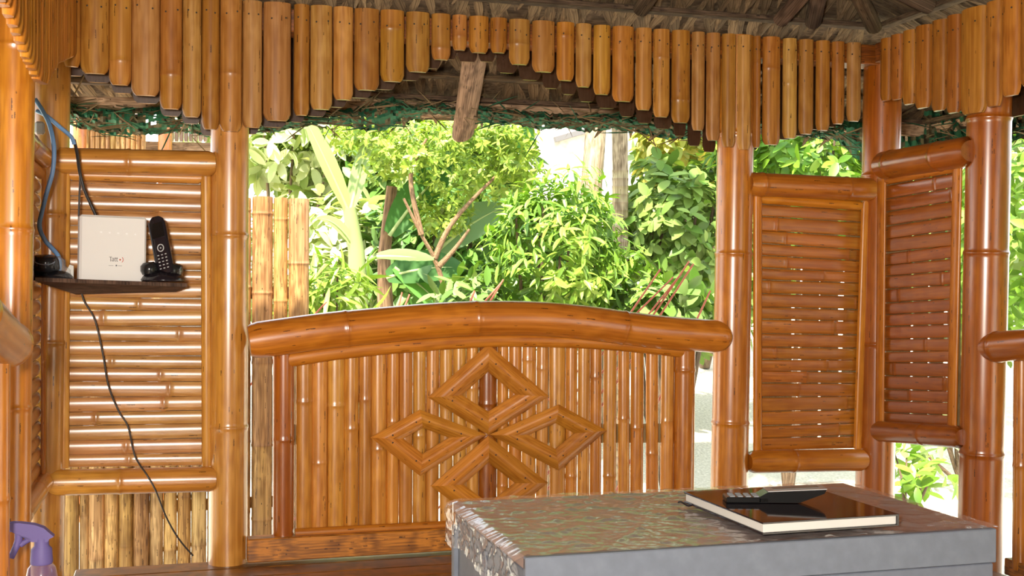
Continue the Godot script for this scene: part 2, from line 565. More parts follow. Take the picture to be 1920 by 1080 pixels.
func fascias() -> void:
	var z := 0.068
	var top := bz(900, 33, z).y
	var o := thing("scalloped_fascia", "long scalloped valance of split bamboo hanging over the wide opening", "valance", Vector3(MID, top, z), "scalloped bamboo valances")
	var list := [[119, 151, 126], [152, 204, 139], [205, 246, 160], [247, 299, 180], [300, 341, 205], [342, 377, 220], [378, 411, 243], [412, 453, 247], [454, 491, 240], [493, 545, 227], [550, 580, 217], [581, 623, 206], [624, 662, 188],
		[663, 711, 170], [712, 758, 154], [760, 806, 136], [808, 845, 113], [847, 876, 95], [878, 917, 100], [918, 951, 100], [953, 994, 122], [996, 1041, 136], [1042, 1077, 152], [1078, 1109, 164], [1111, 1145, 178], [1146, 1189, 191],
		[1190, 1222, 207], [1223, 1256, 220], [1257, 1294, 231], [1295, 1321, 245], [1322, 1350, 264], [1351, 1379, 276], [1380, 1408, 281], [1409, 1425, 277], [1427, 1463, 272], [1465, 1494, 260], [1495, 1525, 252], [1527, 1556, 245], [1557, 1583, 233], [1585, 1614, 228]]
	var nl := MB.new()
	for s in list:
		var xc: float = (s[0] + s[1]) / 2.0
		var low := bz(xc, s[2], z + rng.randf_range(-0.003, 0.004))
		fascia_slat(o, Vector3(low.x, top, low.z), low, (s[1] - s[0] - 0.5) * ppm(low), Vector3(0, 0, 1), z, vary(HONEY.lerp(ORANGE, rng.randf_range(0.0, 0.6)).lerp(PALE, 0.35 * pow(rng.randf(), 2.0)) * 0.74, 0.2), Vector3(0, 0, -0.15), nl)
	nails_done(o, nl)
	var mb := MB.new()
	bar(mb, Vector3(XL - 0.05, top - 0.05, 0), Vector3(XR + 0.05, top - 0.03, 0), Vector3.UP, 0.10, 0.07, RUST)
	put("header_beam", mb, M.varnished_wood, o)
	# right wall
	var x := XR - 0.066
	o = thing("scalloped_fascia", "reddish scalloped valance of split bamboo turning towards the viewer at the corner post", "valance", Vector3(x, top, 0.8), "scalloped bamboo valances")
	var rl := [[1655, 1673, 189], [1674, 1694, 187], [1697, 1718, 196], [1720, 1747, 203], [1751, 1776, 208], [1779, 1803, 212], [1805, 1852, 214], [1853, 1880, 200], [1882, 1915, 180], [1917, 1950, 160], [1952, 1990, 140], [1992, 2030, 118], [2034, 2080, 95], [2083, 2130, 70], [2134, 2190, 45], [2194, 2250, 40]]
	nl = MB.new()
	for s in rl:
		var a := sx(s[0], s[2], x)
		var b := sx(s[1], s[2], x)
		var low := (a + b) / 2
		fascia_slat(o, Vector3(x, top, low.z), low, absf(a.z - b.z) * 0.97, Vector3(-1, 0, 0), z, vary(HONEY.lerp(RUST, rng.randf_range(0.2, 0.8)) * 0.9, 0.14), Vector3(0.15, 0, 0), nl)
	nails_done(o, nl)
	mb = MB.new()
	bar(mb, Vector3(XR, top - 0.03, 0.07), Vector3(XR, top - 0.03, 2.8), Vector3.UP, 0.10, 0.07, RUST)
	put("header_beam", mb, M.varnished_wood, o)
	# left wall
	x = -0.302
	o = thing("scalloped_fascia", "scalloped valance of split bamboo seen almost edge-on above the blue cable", "valance", Vector3(x, top, 0.9), "scalloped bamboo valances")
	var zz := 0.10
	while zz < 2.6:
		var w := rng.randf_range(0.042, 0.058)
		var px := proj(Vector3(x, 2.0, zz + w / 2)).x
		var yb := table([[-300, -300], [-40, -40], [0, 12], [10, 38], [25, 72], [40, 110], [50, 128], [60, 150], [76, 158], [88, 136], [98, 118], [112, 112], [130, 104], [144, 104]], px)
		var low := sx(px, yb, x)
		if low.y > top - 0.05: low.y = top - 0.05
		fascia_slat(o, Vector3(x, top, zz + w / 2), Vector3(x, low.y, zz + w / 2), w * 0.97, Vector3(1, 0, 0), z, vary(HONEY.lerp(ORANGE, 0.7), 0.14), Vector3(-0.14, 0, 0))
		zz += w
	mb = MB.new()
	bar(mb, Vector3(XL, top - 0.03, 0.07), Vector3(XL, top - 0.03, 2.8), Vector3.UP, 0.09, 0.07, RUST)
	put("header_beam", mb, M.varnished_wood, o)

func screens() -> void:
	var N := Vector3(0, 0, 1)
	var z := 0.0
	slat_panel("light honey slatted bamboo screen behind the white router and cordless phone", [bz(110, 316, z), bz(396, 324, z), bz(398, 872, z), bz(108, 877, z)], N, 20,
		[bz(103, 301, 0.03), bz(404, 307, 0.03)], [bz(92, 905, 0.03), bz(405, 898, 0.03)], [24 * ppm(bz(250, 300, 0)), 24 * ppm(bz(250, 900, 0))], [0.034, 0.032], [HONEY, HONEY * 1.08, Color(0.60, 0.30, 0.10)], 1.0, 0.009)
	slat_panel("orange slatted bamboo screen facing the viewer beside the corner post, glints of light between slats", [bz(1409, 362, z), bz(1627, 378, z), bz(1612, 840, z), bz(1409, 846, z)], N, 19,
		[bz(1404, 345, 0.03), bz(1638, 356, 0.03)], [bz(1403, 866, 0.03), bz(1621, 862, 0.03)], [22 * ppm(bz(1520, 340, 0)), 21 * ppm(bz(1520, 860, 0))], [0.034, 0.034], [ORANGE * 0.95, ORANGE * 1.1, ORANGE.lerp(RUST, 0.35)], 0.94, 0.004)
	var x := XR - 0.035
	slat_panel("reddish slatted bamboo screen of the side wall, between corner post and stout post", [sx(1652, 330, x), sx(1811, 300, x), sx(1800, 806, x), sx(1648, 796, x)], Vector3(-1, 0, 0), 19,
		[sx(1652, 311, x - 0.03), sx(1822, 283, x - 0.03)], [sx(1645, 808, x - 0.03), sx(1806, 820, x - 0.03)], [27 * ppm(sx(1730, 300, x)), 20 * ppm(sx(1730, 815, x))], [0.05, 0.045], [RUST * 1.1, ORANGE * 1.0, RUST * 1.12], 0.94, 0.004)
	x = XL - 0.025
	var yt := bz(250, 326, 0).y
	var yl := bz(250, 875, 0).y
	slat_panel("edge-on slatted bamboo screen of the side wall, behind the glossy post and black modem", [Vector3(x, yt, 0.70), Vector3(x, yt, 0.10), Vector3(x, yl, 0.10), Vector3(x, yl, 0.70)], Vector3(1, 0, 0), 20,
		[Vector3(x + 0.012, yt + 0.03, 0.74), Vector3(x + 0.012, yt + 0.03, 0.08)], [Vector3(x + 0.012, yl - 0.02, 0.74), Vector3(x + 0.012, yl - 0.02, 0.08)], [0.03, 0.03], [0.04, 0.04], [ORANGE, ORANGE, ORANGE * 0.95], 0.95)

func backrest() -> void:
	var N := Vector3(0, 0, 1)
	var z := 0.02
	var o := thing("bench_backrest", "arched bamboo bench backrest with four diamonds in the middle of its slats", "backrest", bz(890, 1020, z))
	var railpts := [[467, 640], [600, 621], [700, 611], [800, 602], [890, 597], [1000, 597], [1100, 605], [1230, 622], [1362, 632]].map(func(p): return bz(p[0], p[1], 0.075))
	var L := 2.05
	one_culm("arched_rail", o, smooth_line(railpts, 4), N, 66 * ppm(railpts[4]), 33 * ppm(railpts[4]), ORANGE * 1.06, {"nodes": [0.30, 0.72, 1.23, 1.60], "seg": 22, "step": 0.06, "cut": [0.03, 0.05], "cutw": [0.18, 0.4], "hollow": false, "bulge": 0.035})
	var strip := [[540, 677], [640, 662], [760, 650], [915, 640], [1050, 641], [1160, 647], [1290, 661]].map(func(p): return bz(p[0], p[1] - 2, z + 0.028))
	one_culm("curved_strip", o, smooth_line(strip, 4), N, 0.046, 0.012, ORANGE, {"half": true, "step": 0.06}, M.varnished_strip)
	one_culm("end_stile", o, [bz(532, 662, z + 0.01), bz(531, 1012, z + 0.01)], N, 40 * ppm(bz(532, 800, z)), 0.032, RUST * 1.2, {"nodes": [0.27], "seg": 16})
	one_culm("end_stile", o, [bz(1284, 650, z + 0.01), bz(1281, 1000, z + 0.01)], N, 40 * ppm(bz(1282, 800, z)), 0.032, ORANGE * 0.95, {"nodes": [0.08], "seg": 16})
	var xs := [[556, 585], [586, 613], [615, 645], [646, 672], [674, 696], [697, 724], [726, 748], [749, 773], [775, 798], [800, 823], [825, 848], [850, 873], [875, 897], [899, 931], [933, 953], [955, 978], [980, 1005], [1007, 1028], [1030, 1059], [1061, 1082], [1084, 1106], [1107, 1128], [1132, 1156], [1159, 1180], [1183, 1207], [1211, 1234], [1240, 1264]]
	for s in xs:
		var xc: float = (s[0] + s[1]) / 2.0
		var a := bz(xc, table([[540, 672], [640, 658], [760, 646], [915, 636], [1050, 637], [1290, 657]], xc), z)
		var b := bz(xc - 1.0, table([[540, 992], [820, 985], [1300, 960]], xc), z)
		var mid: bool = s[0] == 899
		var LL := (b - a).length()
		one_culm("slat", o, [a, b + Vector3(rng.randf_range(-0.003, 0.003), 0, 0)], N, (s[1] - s[0]) * 1.085 * ppm(a), 0.017 if not mid else 0.024, vary(ORANGE.lerp(HONEY, rng.randf_range(0.2, 1.0)) * 1.12, 0.1) if not mid else RUST, {"half": true, "nodes": spaced(LL, rng.randf_range(0.06, 0.5), 0.42), "seg": 8, "bulge": 0.05})
	one_culm("back_batten", o, [bz(548, 815, z - 0.008), bz(1275, 812, z - 0.008)], -N, 0.065, 0.012, RUST, {"half": true, "seg": 5}, M.varnished_strip)
	# four diamonds round one point, each of four mitred strips
	var zd := z + 0.026
	var dia := [[[915, 645], [1029, 743], [915, 815], [802, 745]], [[787, 768], [913, 815], [787, 892], [694, 820]], [[1047, 758], [1137, 807], [1047, 882], [917, 815]], [[915, 817], [1027, 905], [915, 990], [807, 911]]]
	var dn := MB.new()
	for q in dia:
		var d := Node3D.new()
		d.name = "diamond"
		o.add_child(d, true)
		d.position = -o.position
		var c := Vector2.ZERO
		for p in q:
			c += Vector2(p[0], p[1]) / 4.0
		for k in 4:
			var a := Vector2(q[k][0], q[k][1])
			var b := Vector2(q[(k + 1) % 4][0], q[(k + 1) % 4][1])
			var wide := 0.56 if absf(c.x - 915.0) < 20.0 else 0.61
			var e := a.lerp(c, wide)
			var f := b.lerp(c, wide)
			var P := [a, b, f, e].map(func(p): return bz(p.x, p.y, zd))
			mitred("strip", d, P[0], P[1], P[2], P[3], N, 0.011, ORANGE.lerp(HONEY, 0.35))
			for g in [0.16, 0.84]:
				nail(dn, P[0].lerp(P[1], g).lerp(P[3].lerp(P[2], g), 0.5) + N * 0.0105, N)
	nails_done(o, dn)
	var mb := MB.new()
	bar(mb, bz(463, 1030, z + 0.03), bz(1330, 980, z + 0.03), Vector3.UP, 0.06, 0.072, ORANGE)
	put("sill", mb, M.varnished_wood, o)
	one_culm("bottom_strip", o, [bz(553, 1001, z + 0.024), bz(1290, 962, z + 0.024)], N, 0.034, 0.012, ORANGE * 0.9, {"half": true}, M.varnished_strip)
	# the backrests of the side walls, only their ends in view
	for side in 2:
		var a: Vector3
		var lab: String
		if side == 0:
			a = sx(1851, 652, XR - 0.075)
			lab = "reddish bamboo side backrest whose blunt rail end crosses the stout post"
		else:
			a = sx(22, 650, XL + 0.033)
			lab = "side backrest with a glossy rail sloping down to the post at the picture's edge"
		var n := Vector3(-1, 0, 0) if side == 0 else Vector3(1, 0, 0)
		var r := 0.046
		var s := thing("bench_backrest", lab, "backrest", Vector3(a.x, SEAT, a.z + 0.8))
		var rise := 0.09 if side == 0 else 0.13
		var pts := [a, a + Vector3(0, rise * 0.35, 0.28), a + Vector3(0, rise * 0.8, 0.6), a + Vector3(0, rise, 0.85), a + Vector3(0, rise * 0.8, 1.1), a + Vector3(0, 0, 1.68)]
		one_culm("arched_rail", s, smooth_line(pts, 4), n, r * 2, r, (RUST * 1.15) if side == 0 else ORANGE * 0.9, {"nodes": [0.05, 0.5, 1.0, 1.4], "seg": 20, "step": 0.06, "cut": [0.04, 0.03], "cutw": [0.4, 0.3]})
		var back := n * -0.05 if side == 0 else n * -0.02
		for k in 28:
			var f := 0.10 + k * 0.055
			var tp := along(smooth_line(pts, 4), f) + back - Vector3(0, r * 0.6, 0)
			one_culm("end_stile" if k == 0 else "slat", s, [tp, Vector3(tp.x, SEAT + 0.03, tp.z)], n, 0.05, 0.016 if k else 0.03, vary(ORANGE, 0.12), {"half": k > 0, "nodes": spaced(0.5, -1, 0.4)})
		mb = MB.new()
		bar(mb, Vector3(a.x + back.x, SEAT + 0.03, a.z + 0.05), Vector3(a.x + back.x, SEAT + 0.03, a.z + 1.66), Vector3.UP, 0.05, 0.05, ORANGE * 0.8)
		put("sill", mb, M.varnished_wood, s)

func benches() -> void:
	var defs := [["low bamboo-plank bench running below the diamond backrest", Vector3(XL + 0.07, SEAT, -0.03), Vector3(XR - 0.07, SEAT, -0.03), Vector3(0, 0, 1)],
		["plank bench along the side wall, under the purple spray bottle", Vector3(XL + 0.03, SEAT, 0.50), Vector3(XL + 0.03, SEAT, 2.5), Vector3(1, 0, 0)],
		["plank bench along the side wall, behind the grey desk", Vector3(XR - 0.03, SEAT, 0.50), Vector3(XR - 0.03, SEAT, 2.5), Vector3(-1, 0, 0)]]
	for d in defs:
		var o := thing("plank_bench", d[0], "bench", Vector3((d[1].x + d[2].x) / 2, 0, (d[1].z + d[2].z) / 2) + d[3] * 0.22)
		for k in 4:
			var mb := MB.new()
			var off: Vector3 = d[3] * (0.06 + 0.112 * k) - Vector3(0, 0.012, 0)
			bar(mb, d[1] + off, d[2] + off, Vector3.UP, 0.106, 0.024, vary(ORANGE * 0.5, 0.12))
			put("seat_plank", mb, M.varnished_wood, o)
		for k in 4:
			var f: Vector3 = d[1].lerp(d[2], 0.05 + 0.3 * k) + d[3] * 0.38 - Vector3(0, 0.024, 0)
			one_culm("leg", o, [Vector3(f.x, 0, f.z), f], d[3], 0.07, 0.035, ORANGE, {"nodes": [0.2]})

# added unseen behind the viewer to cut front light: a closed wall of split bamboo; the ways in are at the sides
func added_front_wall() -> void:
	var o := thing("wall_front_added", "", "", Vector3(MID, 0, ZF))
	o.set_meta("kind", "structure")
	for k in 52:
		var x := XL + 0.092 + k * 0.0515
		one_culm("slat", o, [Vector3(x, 2.15, ZF), Vector3(x, 0.02, ZF)], Vector3(0, 0, -1), 0.0515, 0.014, vary(ORANGE, 0.12), {"half": true, "nodes": [0.5, 1.1], "seg": 5}, M.varnished_strip)
	for y in [0.4, 1.2, 2.0]:
		one_culm("rail", o, [Vector3(XL + 0.07, y, ZF + 0.03), Vector3(XR - 0.07, y, ZF + 0.03)], Vector3(0, 0, 1), 0.06, 0.03, ORANGE, {"half": true})
	for p in [[XL, ZF, "front corner post beside the added closed bamboo wall, wall with the shelf"], [XR, ZF, "front corner post of the added closed bamboo wall, far from the shelf"], [XL, 2.85, "side post at the way in, on the spray bottle's side"], [XR, 2.85, "side post at the way in, on the desk's side"]]:
		var q := thing("bamboo_post", p[2], "post", Vector3(p[0], 0, p[1]), "bamboo posts of the cottage")
		one_culm("culm", q, [Vector3(p[0], 0, p[1]), Vector3(p[0], 2.14, p[1])], Vector3(0, 0, -1), 0.118, 0.059, ORANGE, {"nodes": [0.3, 0.75, 1.2, 1.6], "seg": 20})

# ---------------------------------------------------------------- roof
func roof_y(p: Vector3) -> float:
	return 2.235 + 0.36 * minf(minf(p.z, ZF - p.z), minf(p.x - XL, XR - p.x))

func strip_leaf(len: float, wid: float, fold: float, bend: float, stations := 4) -> ArrayMesh:
	# a blade along +z, upper side +y
	var mb := MB.new()
	var before := []
	for k in stations + 1:
		var f := k / float(stations)
		var w := wid * 0.5 * pow(sin(PI * clampf(f * 0.92 + 0.06, 0, 1)), 0.75)
		var c := Vector3(0, -bend * f * f, f * len)
		var row := []
		for s in [-1.0, 0.0, 1.0]:
			row.append(mb.p(c + Vector3(s * w, absf(s) * w * fold, 0), Vector3(-s * fold, 1, bend * f).normalized(), Vector2(s * 0.5, f), Color.WHITE))
		if before:
			for j in 2:
				mb.quad(before[j], before[j + 1], row[j + 1], row[j])
		before = row
	return mb.mesh()

func crowd(called, parent, m: Mesh, where: Array, cols: Array, material) -> MultiMeshInstance3D:
	var mm := MultiMesh.new()
	mm.transform_format = MultiMesh.TRANSFORM_3D
	mm.use_colors = true
	mm.mesh = m
	mm.instance_count = where.size()
	for k in where.size():
		mm.set_instance_transform(k, where[k])
		mm.set_instance_color(k, cols[k])
	var o := MultiMeshInstance3D.new()
	o.multimesh = mm
	o.material_override = material
	if parent:
		o.name = called
		parent.add_child(o, true)
		if parent.get_parent() == self and not parent is MeshInstance3D:
			o.position = -parent.position
	else:
		o.name = numbered(called)
		add_child(o)
	o.set_meta("kind", "stuff")
	return o

func aim(at: Vector3, dir: Vector3, up: Vector3, scale: float) -> Transform3D:
	var z := dir.normalized()
	var x := up.cross(z)
	x = x.normalized() if x.length() > 0.01 else Vector3.RIGHT
	return Transform3D(Basis(x, z.cross(x), z).scaled(Vector3.ONE * scale), at)

func roof() -> void:
	var o := thing("thatched_roof", "", "", Vector3(MID, 2.24, 1.2))
	o.set_meta("kind", "structure")
	var apex := Vector3(MID, 0, MID - XL)
	var far := Vector3(MID, 0, ZF - (MID - XL))
	var e := 0.92
	var slopes := [
		[[Vector3(XL - e, 0, -e), Vector3(XR + e, 0, -e), apex], Vector3(0, 0, -1), "back"],
		[[Vector3(XL - e, 0, -e), apex, far, Vector3(XL - e, 0, ZF + e)], Vector3(-1, 0, 0), "left"],
		[[Vector3(XR + e, 0, -e), apex, far, Vector3(XR + e, 0, ZF + e)], Vector3(1, 0, 0), "right"],
		[[Vector3(XL - e, 0, ZF + e), Vector3(XR + e, 0, ZF + e), far], Vector3(0, 0, 1), "front"]]
	var blade := strip_leaf(0.42, 0.05, 0.25, 0.03, 3)
	for s in slopes:
		var q: Array = s[0].map(func(p): return Vector3(p.x, roof_y(p), p.z))
		var mb := MB.new()
		prism(mb, q.map(func(p): return p + Vector3(0, 0.055, 0)), Vector3(0, 0.09, 0), Color(0.20, 0.135, 0.075), 3.0)
		put("thatch_layer", mb, M.thatch, o)
		var out: Vector3 = s[1]
		var down := (out - Vector3(0, 0.36, 0)).normalized()
		var lateral := out.cross(Vector3.UP)
		var where := []
		var cols := []
		var battens := []
		for row in 14:
			var t := -e + 0.22 + row * 0.165         # distance inside the wall line
			var lo: float
			var hi: float
			if s[2] in ["back", "front"]:
				lo = XL + t + 0.02
				hi = XR - t - 0.02
			else:
				lo = t + 0.02
				hi = ZF - t - 0.02
			if t > MID - XL - 0.03 or hi - lo < 0.1:
				break
			var base: Vector3
			var dirv: Vector3
			if s[2] == "back":
				base = Vector3(0, 0, t); dirv = Vector3.RIGHT
			elif s[2] == "front":
				base = Vector3(0, 0, ZF - t); dirv = Vector3.RIGHT
			elif s[2] == "left":
				base = Vector3(XL + t, 0, 0); dirv = Vector3(0, 0, 1)
			else:
				base = Vector3(XR - t, 0, 0); dirv = Vector3(0, 0, 1)
			var a := base + dirv * lo
			var b := base + dirv * hi
			a.y = 2.235 + 0.36 * t; b.y = a.y
			battens.append([a, b])
			var u := lo
			while u < hi:
				var p := base + dirv * u
				p.y = 2.235 + 0.36 * t + 0.05
				var skew := rng.randf_range(-0.25, 0.55)
				where.append(aim(p - down * 0.12 + Vector3(0, rng.randf_range(0.0, 0.02), 0), down + dirv * skew + Vector3(0, rng.randf_range(-0.05, 0.03), 0), Vector3.UP + dirv * rng.randf_range(-0.5, 0.5), rng.randf_range(0.6, 0.95)))
				var k := rng.randf_range(0.65, 1.35)
				cols.append(Color(0.30 * k, 0.20 * k, 0.105 * k))
				u += rng.randf_range(0.018, 0.034)
		crowd("thatch_leaves", o, blade, where, cols, M.thatch)
		for bt in battens:
			mb = MB.new()
			bar(mb, bt[0] + Vector3(0, 0.028, 0), bt[1] + Vector3(0, 0.028, 0), Vector3.UP, 0.05, 0.018, vary(Color(0.19, 0.12, 0.065), 0.2))
			put("batten", mb, M.rough_wood, o)
	# rafters: bamboo and rough sticks running down the slopes
	var under := Vector3(0, -0.012, 0)
	var specs := []
	for x in [-0.1, 0.42, 1.52, 2.05]:
		var zt := minf(x - XL, XR - x)
		specs.append([Vector3(x, 0, minf(zt, 1.35)), Vector3(x, 0, 0.02)])
	specs.append([Vector3(2.0, 0, 0.42), Vector3(2.18, 0, 0.02)])
	for z in [0.35, 0.9, 1.4, 1.9, 2.4, 2.9, 3.4, 3.9]:
		specs.append([Vector3(XR - minf(minf(z, ZF - z), 1.35), 0, z), Vector3(XR - 0.02, 0, z)])
		specs.append([Vector3(XL + minf(minf(z, ZF - z), 1.35), 0, z), Vector3(XL + 0.02, 0, z)])
	for c in [[XL, 1.0], [XR, -1.0]]:
		specs.append([Vector3(MID, 0, MID - XL), Vector3(c[0] + c[1] * 0.02, 0, 0.02)])
	for s in specs:
		var a := Vector3(s[0].x, roof_y(s[0]), s[0].z) + under
		var b := Vector3(s[1].x, roof_y(s[1]), s[1].z) + under
		if (b - a).length() < 0.1: continue
		one_culm("rafter", o, [a, b], Vector3.DOWN, 0.058, 0.026, vary(Color(0.22, 0.14, 0.08), 0.2), {"nodes": spaced((b - a).length(), -1, 0.4), "seg": 10}, M.rough_wood)
	# the rafter tail that shows below the valance, and the eave purlins
	one_culm("rafter_tail", o, [bz(895, 78, -0.13), bz(868, 251, -0.86)], Vector3(0, 0, 1), 0.098, 0.035, Color(0.40, 0.25, 0.15), {"seg": 14, "nodes": [], "cut": [0.01, 0.008]}, M.rough_wood)
	var ends := [[bz(100, 196, -0.72), bz(1300, 214, -0.72)], [bz(1290, 214, -0.72), bz(1830, 252, -0.72)]]
	for p in ends:
		var mb := MB.new()
		bar(mb, p[0], p[1], Vector3.UP, 0.03, 0.056, Color(0.70, 0.46, 0.29))
		put("eave_purlin", mb, M.rough_wood, o)
	var rp := MB.new()
	bar(rp, Vector3(XR + 0.72, 1.97, -0.7), Vector3(XR + 0.72, 1.97, 2.8), Vector3.UP, 0.03, 0.056, Color(0.70, 0.46, 0.29))
	put("eave_purlin", rp, M.rough_wood, o)

# old green netting bunched along the eave, with dry thatch ends in it
func netting(label, line: Array, bottoms: Array, z: float, side := false) -> void:
	var o := thing("garden_net", label, "net", bz(line[0][0], line[0][1], z) if not side else sx(line[0][0], line[0][1], z), "green nets bunched under the eaves")
	var mb := MB.new()
	var n := FastNoiseLite.new()
	n.seed = 77
	n.frequency = 0.035
	var rows := 9
	var x: float = line[0][0]
	var grid := []
	while x <= line[-1][0]:
		var yt := table(line, x) + 7.0 * n.get_noise_1d(x * 3.0)
		var yb := table(bottoms, x) + 5.0 * n.get_noise_1d(x * 4.0 + 900)
		var col := []
		for r in rows + 1:
			var f := r / float(rows)
			var dz := 0.05 * sin(f * PI * 1.4) + 0.045 * n.get_noise_2d(x * 1.7, r * 30.0)
			var y := lerpf(yt, yb, f)
			col.append(bz(x, y, z + dz) if not side else sx(x, y, z + dz))
		grid.append(col)
		x += 5.0
	for k in grid.size() - 1:
		for r in rows:
			var g := n.get_noise_2d(k * 9.0 + 300, r * 14.0)
			if r > 0 and r < rows - 1 and n.get_noise_2d(k * 16.0 + 50, r * 22.0 + 10) > 0.42:
				continue
			var green := Color(0.012, 0.10, 0.045).lerp(Color(0.03, 0.20, 0.10), clampf(g + 0.5, 0, 1))
			if n.get_noise_2d(k * 5.0 + 120, r * 10.0 + 700) > 0.12:
				green = Color(0.10, 0.085, 0.04) * (0.6 + rng.randf() * 0.9)
			var q := [grid[k][r], grid[k + 1][r], grid[k + 1][r + 1], grid[k][r + 1]]
			var nn: Vector3 = (q[1] - q[0]).cross(q[3] - q[0]).normalized()
			if nn.dot(EYE - q[0]) < 0: nn = -nn
			mb.face(q, nn, green)
	put("net_cloth", mb, M.net, o)
	# threads of the net and dry stalks
	var where := []
	var cols := []
	for i in int((line[-1][0] - line[0][0]) * 0.45):
		var c: Array = grid[rng.randi_range(0, grid.size() - 1)]
		var p: Vector3 = c[rng.randi_range(0, rows)] + Vector3(0, rng.randf_range(-0.01, 0.01), 0.012)
		var d := Vector3(rng.randf_range(-1, 1), rng.randf_range(-0.25, 0.25), rng.randf_range(-0.4, 0.5))
		where.append(aim(p, d, Vector3(rng.randf() - 0.5, rng.randf() - 0.5, 1), rng.randf_range(0.4, 1.2)))
		cols.append([Color(0.25, 0.17, 0.08), Color(0.14, 0.11, 0.05), Color(0.03, 0.16, 0.08), Color(0.33, 0.24, 0.12)][rng.randi_range(0, 3)])
	crowd("dry_stalks", o, strip_leaf(0.13, 0.0055, 0.2, 0.02, 3), where, cols, M.thatch)

func nets() -> void:
	netting("green net bunched with dry stalks under the eave, above the router's screen", [[118, 175], [150, 202], [220, 203], [280, 200], [300, 193], [350, 212], [396, 222]], [[118, 230], [150, 242], [200, 250], [240, 254], [290, 252], [340, 248], [396, 257]], -0.68)
	netting("green net sagging under the eave over the wide opening, beside the rough rafter tail", [[462, 223], [520, 219], [600, 212], [690, 199], [735, 181], [770, 197], [830, 193], [862, 207]], [[462, 250], [510, 249], [560, 238], [600, 234], [640, 235], [690, 246], [720, 243], [760, 228], [800, 218], [862, 224]], -0.68)
	netting("green net with dry grass hanging from the eave towards the sheen-streaked post", [[896, 197], [930, 203], [1000, 210], [1100, 215], [1200, 211], [1290, 223], [1345, 237]], [[896, 228], [960, 232], [1010, 242], [1060, 240], [1100, 248], [1150, 242], [1200, 249], [1250, 260], [1290, 260], [1345, 252]], -0.68)
	netting("scrap of green net with dry stalks above the orange screen", [[1412, 223], [1470, 229], [1540, 233], [1640, 219]], [[1412, 238], [1470, 250], [1530, 260], [1570, 264], [1600, 292], [1640, 322]], -0.68)
	netting("dark green net scrap in the gap above the reddish side screen", [[1672, 202], [1740, 207], [1830, 202]], [[1672, 302], [1730, 287], [1780, 282], [1830, 264]], XR + 0.66, true)
	netting("green net in the top corner beyond the stout reddish post", [[1880, 187], [1930, 192], [1990, 197]], [[1880, 252], [1905, 264], [1990, 242]], XR + 0.66, true)


